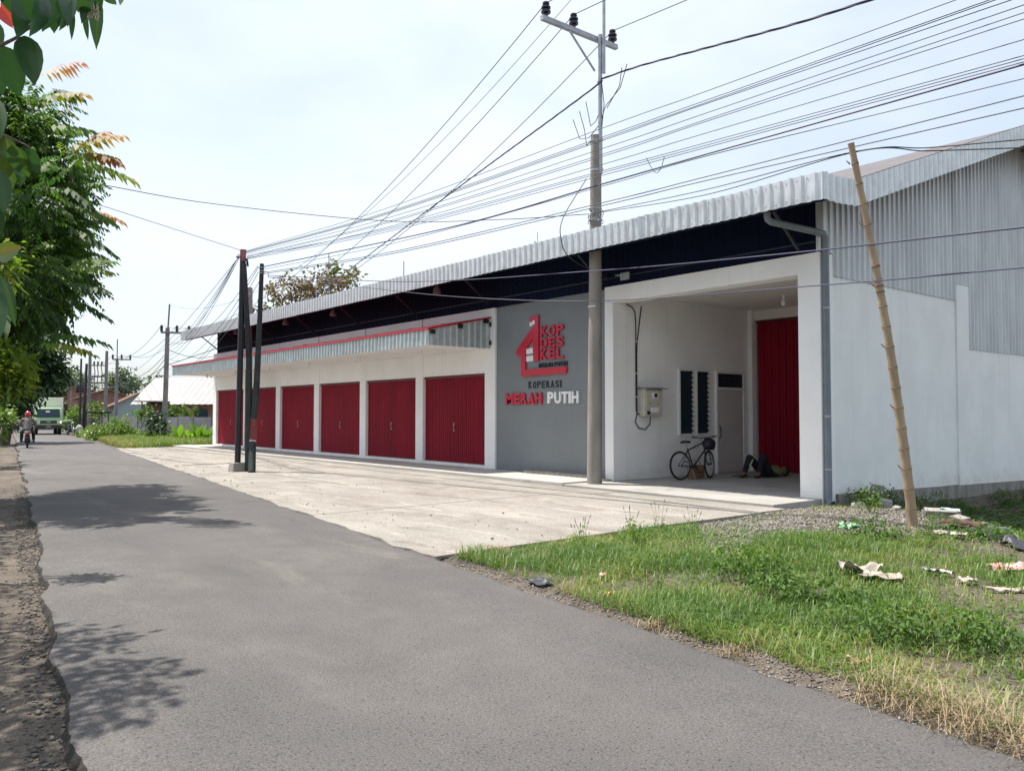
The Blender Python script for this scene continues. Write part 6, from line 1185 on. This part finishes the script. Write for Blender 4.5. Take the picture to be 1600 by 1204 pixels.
b = MB(); b.box(-1.64,-1.62,-0.06,0.06,2.72,2.80); put('marker_lamp', b, M['black'], bx_)
b = MB(); b.box(-5.4,-1.2,-0.45,0.45,0.55,0.84); put('chassis', b, M['black'], tk)
for (x, y) in ((-0.75,0.80),(-0.75,-0.80),(-4.3,0.80),(-4.3,-0.80)):
    b = MB(); b.lathe((x, y-0.13, 0.40), (0,1,0), [(0.20,0.0),(0.38,0.01),(0.40,0.05),(0.40,0.21),(0.38,0.25),(0.20,0.26)], 20); wl_ = put('wheel', b, M['rubber'], tk, smooth=True)
    b = MB(); b.lathe((x, y-0.135, 0.40), (0,1,0), [(0.05,-0.01),(0.20,0.0),(0.20,0.27),(0.05,0.28)], 14); put('rim', b, M['steel'], wl_)
tk.location = on_z(75.5, 679, 0.01); tk.rotation_euler = (0, 0, ra + math.radians(2))

# ------------------------------------------------------------------ motorbikes and riders (built along +x)
def motorbike(label, paint, group=None):
    t = local_thing('motorbike', label, 'motorbike', group)
    for x in (0, 1.24):
        b = MB(); b.torus((x,0,0.29), (0,1,0), 0.245, 0.048, 26, 8); w = put('wheel', b, M['rubber'], t, smooth=True); b = MB(); b.torus((x,0,0.29), (0,1,0), 0.19, 0.014, 22, 6)
        for k in range(5): a = k*1.257; b.tube([(x,0,0.29),(x+0.19*math.cos(a),0,0.29+0.19*math.sin(a))], 0.014, 5)
        put('rim', b, M['steel'], w)
    b = MB(); b.prism([(-0.28,-0.10,0.66),(-0.12,-0.10,0.52),(0.32,-0.10,0.48),(0.52,-0.10,0.34),(0.80,-0.10,0.40),(0.98,-0.10,0.86),(0.90,-0.10,0.90),(0.72,-0.10,0.56),(0.50,-0.10,0.56),(0.40,-0.10,0.68)], (0,0.20,0)); put('body', b, paint, t, bevel=0.03, smooth=True)
    b = MB(); b.prism([(-0.34,-0.12,0.74),(-0.30,-0.12,0.68),(0.42,-0.12,0.68),(0.48,-0.12,0.74),(0.2,-0.12,0.77),(-0.1,-0.12,0.80)], (0,0.24,0)); put('seat', b, M['black'], t, bevel=0.03, smooth=True)
    b = MB(); b.prism([(-0.42,-0.05,0.50),(-0.30,-0.05,0.60),(0.0,-0.05,0.60),(-0.1,-0.05,0.52)], (0,0.10,0)); b.prism([(-0.34,-0.045,0.30),(-0.30,-0.045,0.52),(-0.36,-0.045,0.50)], (0,0.09,0)); put('rear_fender', b, M['black'], t)
    b = MB(); b.box(-0.36,-0.30,-0.09,0.09,0.62,0.70); put('tail_light', b, mat('tail_red', (0.35,0.02,0.02), 0.3), t, bevel=0.01)
    b = MB(); b.box(-0.385,-0.375,-0.11,0.11,0.42,0.53); put('number_plate', b, M['signblack'], t)
    b = MB(); b.tube([(-0.36,-0.14,0.78),(-0.44,-0.10,0.80),(-0.44,0.10,0.80),(-0.36,0.14,0.78)], 0.014, 6); put('grab_rail', b, M['steel'], t)
    b = MB(); b.tube([(0.98,0.06,0.82),(1.24,0.07,0.29)], 0.028, 7); b.tube([(0.98,-0.06,0.82),(1.24,-0.07,0.29)], 0.028, 7); put('fork', b, M['steel'], t); b = MB(); b.prism([(1.02,-0.06,0.62),(1.30,-0.06,0.60),(1.50,-0.06,0.46),(1.46,-0.06,0.45),(1.28,-0.06,0.56),(1.04,-0.06,0.56)], (0,0.12,0)); put('front_fender', b, paint, t, bevel=0.02)
    b = MB(); b.tube([(0.78,-0.34,1.0),(0.90,-0.16,1.02),(0.93,0,0.97),(0.90,0.16,1.02),(0.78,0.34,1.0)], 0.014, 7); hbm = put('handlebar', b, M['black'], t, smooth=True)
    for s in (-1, 1): b = MB(); b.tube([(0.86,0.22*s,1.02),(0.90,0.30*s,1.20)], 0.007, 5); b.ball((0.90,0.32*s,1.23), (0.02,0.07,0.045), 10, 6); put('mirror', b, M['black'], hbm)
    b = MB(); b.ball((1.03,0,0.95), (0.07,0.10,0.08), 12, 8); put('headlight', b, lens, t, smooth=True)
    b = MB(); b.tube([(0.4,-0.13,0.28),(0.0,-0.16,0.27),(-0.38,-0.17,0.36)], [0.03,0.05,0.055], 10); put('exhaust', b, M['steel'], t, smooth=True)
    b = MB(); b.box(0.22,0.62,-0.12,0.12,0.22,0.46); b.tube([(0.45,-0.30,0.26),(0.45,0.30,0.26)], 0.018, 6); b.tube([(0.05,-0.24,0.32),(0.05,0.24,0.32)], 0.016, 6); put('engine', b, M['black'], t, bevel=0.02)
    return t
def rider(label, shirt_c, trouser_c, helmet_c, lean=0.12, group=None, z=0.0, x=0.0, passenger=False):
    t = local_thing('person', label, 'person', group); V_ = lambda a, b_, c: Vector((a+x, b_, c+z))
    hip = V_(0.08,0,0.86); ch = V_(0.08+lean*1.4,0,1.24); nk = V_(0.08+lean*2.0,0,1.43); hd_ = V_(0.08+lean*2.3,0,1.56); caps = [(hip,0.14,ch,0.155),(ch,0.155,nk,0.075)]; hj = []; tr = [(hip,0.15,hip+Vector((0.03,0,0.07)),0.145)]; shl = []; shirt = [(hip+Vector((0,0,0.02)),0.155,ch,0.172),(ch,0.172,nk+Vector((0,0,-0.03)),0.095)]
    feet = []
    for s in (-1, 1):
        h = hip + Vector((0.03,0.10*s,-0.02)); kn_ = V_(0.50,0.24*s,0.72) if not passenger else V_(0.42,0.28*s,0.72); an_ = V_(0.42,0.25*s,0.33) if not passenger else V_(0.22,0.27*s,0.40); ft = an_ + Vector((0.16,0.04*s,-0.05))
        caps += [(h,0.095,kn_,0.065),(kn_,0.062,an_,0.042),(an_,0.045,ft,0.035)]; tr += [(h,0.115,kn_,0.083),(kn_,0.083,an_+Vector((0,0,0.06)),0.07)]; feet.append((an_,ft))
        sh_ = ch + Vector((0.02,0.19*s,0.10)); el = V_(0.30+lean,0.32*s,1.12) if not passenger else V_(0.28,0.26*s,1.05); wr_ = V_(0.74,0.28*s,1.04) if not passenger else V_(0.40,0.12*s,1.0)
        caps += [(ch,0.1,sh_,0.07),(sh_,0.062,el,0.046),(el,0.044,wr_,0.032)]; hand(caps, wr_, Vector((1,0.1*s,-0.1)), Vector((0,-s,0)), 0.95, 0.7); shirt += [(ch+Vector((0,0,0.05)),0.12,sh_,0.085),(sh_,0.080,el,0.066),(el,0.064,wr_-(wr_-el)*0.12,0.05)]
    caps += head_caps(hd_, (0.05,0,1), (1,0,-0.05)); flesh('body', caps, skin, t, 0.018, 2); face_bits(t, hd_, (0.05,0,1), (1,0,-0.05))
    flesh('shirt', shirt, mat('shirt_cloth', shirt_c, 0.85, var=0.15, vscale=6, bump=0.3, bscale=20), t, 0.02, 3); flesh('trousers', tr, mat('trouser_cloth', trouser_c, 0.85), t, 0.02, 2)
    for an_, ft in feet: flesh('shoe', [(an_+Vector((-0.03,0,-0.03)),0.05,ft,0.042)], M['black'], t, 0.018, 1)
    if helmet_c:
        hm = flesh('helmet', [(hd_+Vector((-0.01,0,0.05)),0.130,hd_+Vector((-0.01,0,-0.02)),0.128)], mat('helmet_shell', helmet_c, 0.25, clear=0.6), t, 0.016, 3); b = MB(); b.box(hd_.x+0.09, hd_.x+0.17, hd_.y-0.10, hd_.y+0.10, hd_.z+0.045, hd_.z+0.06); put('peak', b, M['black'], hm)
    else: flesh('hair', [(hd_+Vector((-0.015,0,0.045)),0.098,hd_+Vector((-0.03,0,0.0)),0.092)], hairm, t, 0.016, 2)
    return t
away = math.atan2(-ROADDIR.y, -ROADDIR.x)
silver = mat('silver_black_fairing', (0.10,0.10,0.11), 0.35, clear=0.4); blackp = mat('black_fairing', (0.02,0.02,0.022), 0.3, clear=0.4)
m1 = motorbike('dark motorbike riding away on the left side of the road', silver); p1 = rider('rider in grey-brown shirt and red helmet on the nearest motorbike', (0.15,0.135,0.12), (0.012,0.012,0.016), (0.45,0.012,0.03))
for o in (m1, p1): o.location = on_z(42.5, 699.5, 0.012); o.rotation_euler = (0, 0, away + math.radians(-1))
loc = on_z(24, 667.5, 0.012); m2 = motorbike('distant dark motorbike under the trees left of the truck', blackp)
p2_ = rider('front rider in dark jacket on the distant motorbike under the trees', (0.03,0.032,0.036), (0.02,0.02,0.022), (0.45,0.45,0.47)); p3_ = rider('pale-sleeved passenger behind the front rider on the distant motorbike', (0.32,0.33,0.36), (0.03,0.03,0.035), (0.40,0.40,0.42), passenger=True, x=-0.34, z=0.02)
loc = at(26, 668, 60); loc.z = 0.012; loc = Vector((loc.x, road_l(loc.x)+0.45, 0.012)); 
for o in (m2, p2_, p3_): o.location = loc; o.rotation_euler = (0, 0, ra)
m3 = motorbike('parked motorbike with a load at the right road edge beyond the weeds', blackp); q = on_z(106, 679.5, 0.02); m3.location = q; m3.rotation_euler = (0, 0, ra + 0.25)
b = sack(q + Vector((0.1, 0.75, 0.36)), (0.32,0.28,0.42), 9, None, '', '', '', 0.85); put('sack', b, mat('white_sack', (0.40,0.38,0.36), 0.8, bump=0.4, bscale=9), smooth=True, label='white sack standing beside the parked motorbike', cat='sack')
b = sack(q + Vector((-0.45, 0.05, 0.98)), (0.35,0.38,0.22), 10, None, '', '', '', 0.8); put('load', b, mat('green_bundle', (0.12,0.18,0.08), 0.9), smooth=True, label='greenish bundle tied on the parked motorbike', cat='bundle')

# ------------------------------------------------------------------ litter and rubble
def crumple(c, lx, ly, h, seed, rot=0.0, n=14, thick=0.004):
    r = np.random.default_rng(seed); u = np.linspace(-1, 1, n); A, B_ = np.meshgrid(u, u); x = A*lx/2*(1 + 0.25*(fnoise(A, B_, 1.2, seed)-0.5)); y = B_*ly/2*(1 + 0.5*(fnoise(A, B_, 1.1, seed+5)-0.5)); z = h*np.clip(fnoise(A, B_, 1.7, seed+9)*1.6-0.45, 0, 1) + 0.25*h*fnoise(A, B_, 4.5, seed+3)
    ca, sa = math.cos(rot), math.sin(rot); X = c[0] + x*ca - y*sa; Y = c[1] + x*sa + y*ca; Z = gh(X, Y) + c[2] + z
    V = np.stack([X, Y, Z], -1).reshape(-1, 3); V2 = V - np.array([0, 0, thick]); ii = np.arange(n*n).reshape(n, n); F = np.stack([ii[:-1,:-1], ii[:-1,1:], ii[1:,1:], ii[1:,:-1]], -1).reshape(-1, 4); k = n*n
    rim = np.concatenate([ii[0,:], ii[1:,-1], ii[-1,-2::-1], ii[-2:0:-1,0]]); R2 = np.stack([rim, np.roll(rim, -1), np.roll(rim, -1)+k, rim+k], -1)
    return np_mesh('crumple', np.concatenate([V, V2]), np.concatenate([F, F[:, ::-1]+k, R2]), None, None, smooth=True) if False else (np.concatenate([V, V2]), np.concatenate([F, F[:, ::-1]+k, R2]))
cloth = mat('dirty_white_cloth', (0.46,0.41,0.36), 0.85, col2=(0.27,0.225,0.18), vscale=6, bump=0.3, bscale=30)
film = mat('green_plastic_film', (0.22,0.42,0.26), 0.4, var=0.2, vscale=6); redw = mat('red_white_wrapper', (0.50,0.10,0.10), 0.6, col2=(0.60,0.52,0.48), vscale=7); blackf = mat('black_plastic_film', (0.035,0.035,0.045), 0.45, bump=0.5, bscale=20); yel = mat('orange_peel_wrapper', (0.62,0.40,0.10), 0.6); card = mat('torn_cardboard', (0.36,0.24,0.13), 0.9, var=0.2, vscale=8); greyf = mat('grey_film', (0.42,0.43,0.42), 0.6, var=0.2, vscale=8)
lit_l = [((-3.98,7.42,0.03),0.34,0.20,0.13,cloth,'crumpled dirty white rag lying in the grass',0.9), ((-3.70,7.28,0.03),0.34,0.24,0.07,cloth,'flat white cloth scrap touching the white rag',0.3), ((-3.15,8.80,0.02),0.45,0.34,0.08,redw,'red and white torn wrapper at the right picture edge',0.6), ((-2.85,7.75,0.02),0.36,0.09,0.04,cloth,'long thin pale strip in the grass at right',0.75), ((-3.55,8.05,0.02),0.24,0.18,0.06,greyf,'greyish film scrap left of the red wrapper',0.2), ((-3.2,7.85,0.02),0.16,0.16,0.07,cloth,'small crumpled white paper beside the pale strip',0.5), ((-5.42,9.85,0.08),0.24,0.20,0.08,film,'pale green plastic bag on the weeds',0.5), ((-5.95,5.16,0.02),0.28,0.16,0.05,blackf,'black plastic scrap on the verge beside the asphalt',-0.2), ((-5.12,5.24,0.02),0.09,0.07,0.05,yel,'small orange-yellow wrapper in the short grass',0.3), ((-5.75,5.80,0.04),0.08,0.07,0.03,redw,'tiny reddish scrap in the grass above the black plastic',0.3), ((-2.72,5.02,0.03),0.13,0.10,0.06,card,'torn cardboard piece near the asphalt edge',0.4), ((-4.2,10.95,0.0),0.6,0.4,0.10,blackf,'dark plastic sheet over the rubble at right',-0.7), ((-3.5,10.3,0.01),0.7,0.4,0.14,blackf,'dark torn sheet at the right picture edge',-0.6), ((-4.45,10.45,0.05),0.36,0.14,0.05,cloth,'white strip below the dark sheet',0.3), ((-4.75,11.6,0.05),0.5,0.4,0.08,mat('maroon_rags',(0.10,0.035,0.035),0.9),'maroon rags in the rubble line',0.1), ((-5.25,12.35,0.14),0.26,0.16,0.05,mat('pale_blue_film',(0.42,0.55,0.58),0.5),'pale blue plastic on the concrete lump',0.2), ((-1.50,4.55,0.02),0.10,0.10,0.06,greyf,'white and grey scrap at the asphalt edge lower right',0.4)]
for i, (c, lx, ly, h, m, lab, rot) in enumerate(lit_l):
    V, F = crumple(c, lx, ly, h, 200+i*3, rot); put('litter', np_mesh('litter', V, F, m, None, smooth=True), None, label=lab, cat='litter')
rubm = mat('broken_concrete', (0.30,0.285,0.26), 0.95, var=0.3, vscale=7, bump=0.6, bscale=25)
def chunk(c, s, seed, flat=0.6):
    rr = random.Random(seed); b = MB(); vs = []; 
    for (x, y, z) in ((-1,-1,-1),(1,-1,-1),(1,1,-1),(-1,1,-1),(-1,-1,1),(1,-1,1),(1,1,1),(-1,1,1)): vs.append(Vector((x*s[0]*rr.uniform(.7,1.1), y*s[1]*rr.uniform(.7,1.1), z*s[2]*rr.uniform(.7,1.1))))
    R_ = Matrix.Rotation(rr.uniform(0, 3.1), 3, 'Z') @ Matrix.Rotation(rr.uniform(-.2, .2), 3, 'X'); z0 = float(gh(c[0], c[1]))
    return b.add([R_ @ v + Vector((c[0], c[1], z0 + c[2])) for v in vs], [(0,3,2,1),(4,5,6,7),(0,1,5,4),(1,2,6,5),(2,3,7,6),(3,0,4,7)])
for i, (c, s, lab) in enumerate([((-5.45,12.55,0.07),(0.26,0.12,0.09),'long concrete lump lying in the rubble line right of the bamboo'), ((-5.05,12.15,0.05),(0.14,0.10,0.06),'small concrete lump beside the long one'), ((-7.0,13.95,0.10),(0.16,0.10,0.12),'concrete block by the downpipe foot'), ((-7.15,13.3,0.05),(0.10,0.08,0.06),'small stone in front of the downpipe'), ((-4.7,11.9,0.04),(0.12,0.09,0.06),'brown stone in the middle of the rubble line'), ((-4.3,11.4,0.04),(0.13,0.10,0.07),'dark stone next to the plastic sheet'), ((-6.4,13.1,0.03),(0.14,0.06,0.03),'flat shard left of the bamboo foot'), ((-5.8,12.9,0.03),(0.10,0.08,0.05),'small stone right behind the bamboo')]):
    put('rubble', chunk(c, s, 300+i), rubm, label=lab, cat='rubble', group='rubble by the wall', bevel=0.012)
b = MB(); b.obox((SX+0.30, 14.75, 0.02), (0.35,0.2,1), (0.1,1,-0.15), (1,-0.1,-0.35), 0.30, 0.15, 0.03); put('slab_piece', b, rubm, label='grey slab piece leaning against the wall plinth', cat='rubble', bevel=0.006)
b = MB(); b.obox((SX+0.55, 14.5, -0.10), (0.8,0.6,0.15), (-0.6,0.8,0), (0,0,1), 0.34, 0.05, 0.02); put('board', b, mat('weathered_board', (0.20,0.17,0.13), 0.9), label='short weathered board lying by the leaning slab', cat='board')
r = np.random.default_rng(97); n = 900; X = r.uniform(-40, -8, n); Y = road_r(X) + 0.1 + 3.2*r.random(n)**1.6; kp = Y < 11.3; X, Y = X[kp], Y[kp]
gh_keep = gh; gh = lambda x, y: np.full(np.shape(x), 0.034)
pebbles('yard_grit', X, Y, 0.005 + 0.020*r.random(len(X))**5, stone, 98, r.random(len(X))*0.7)['label'] = 'scattered small stones on the concrete yard'
gh = gh_keep
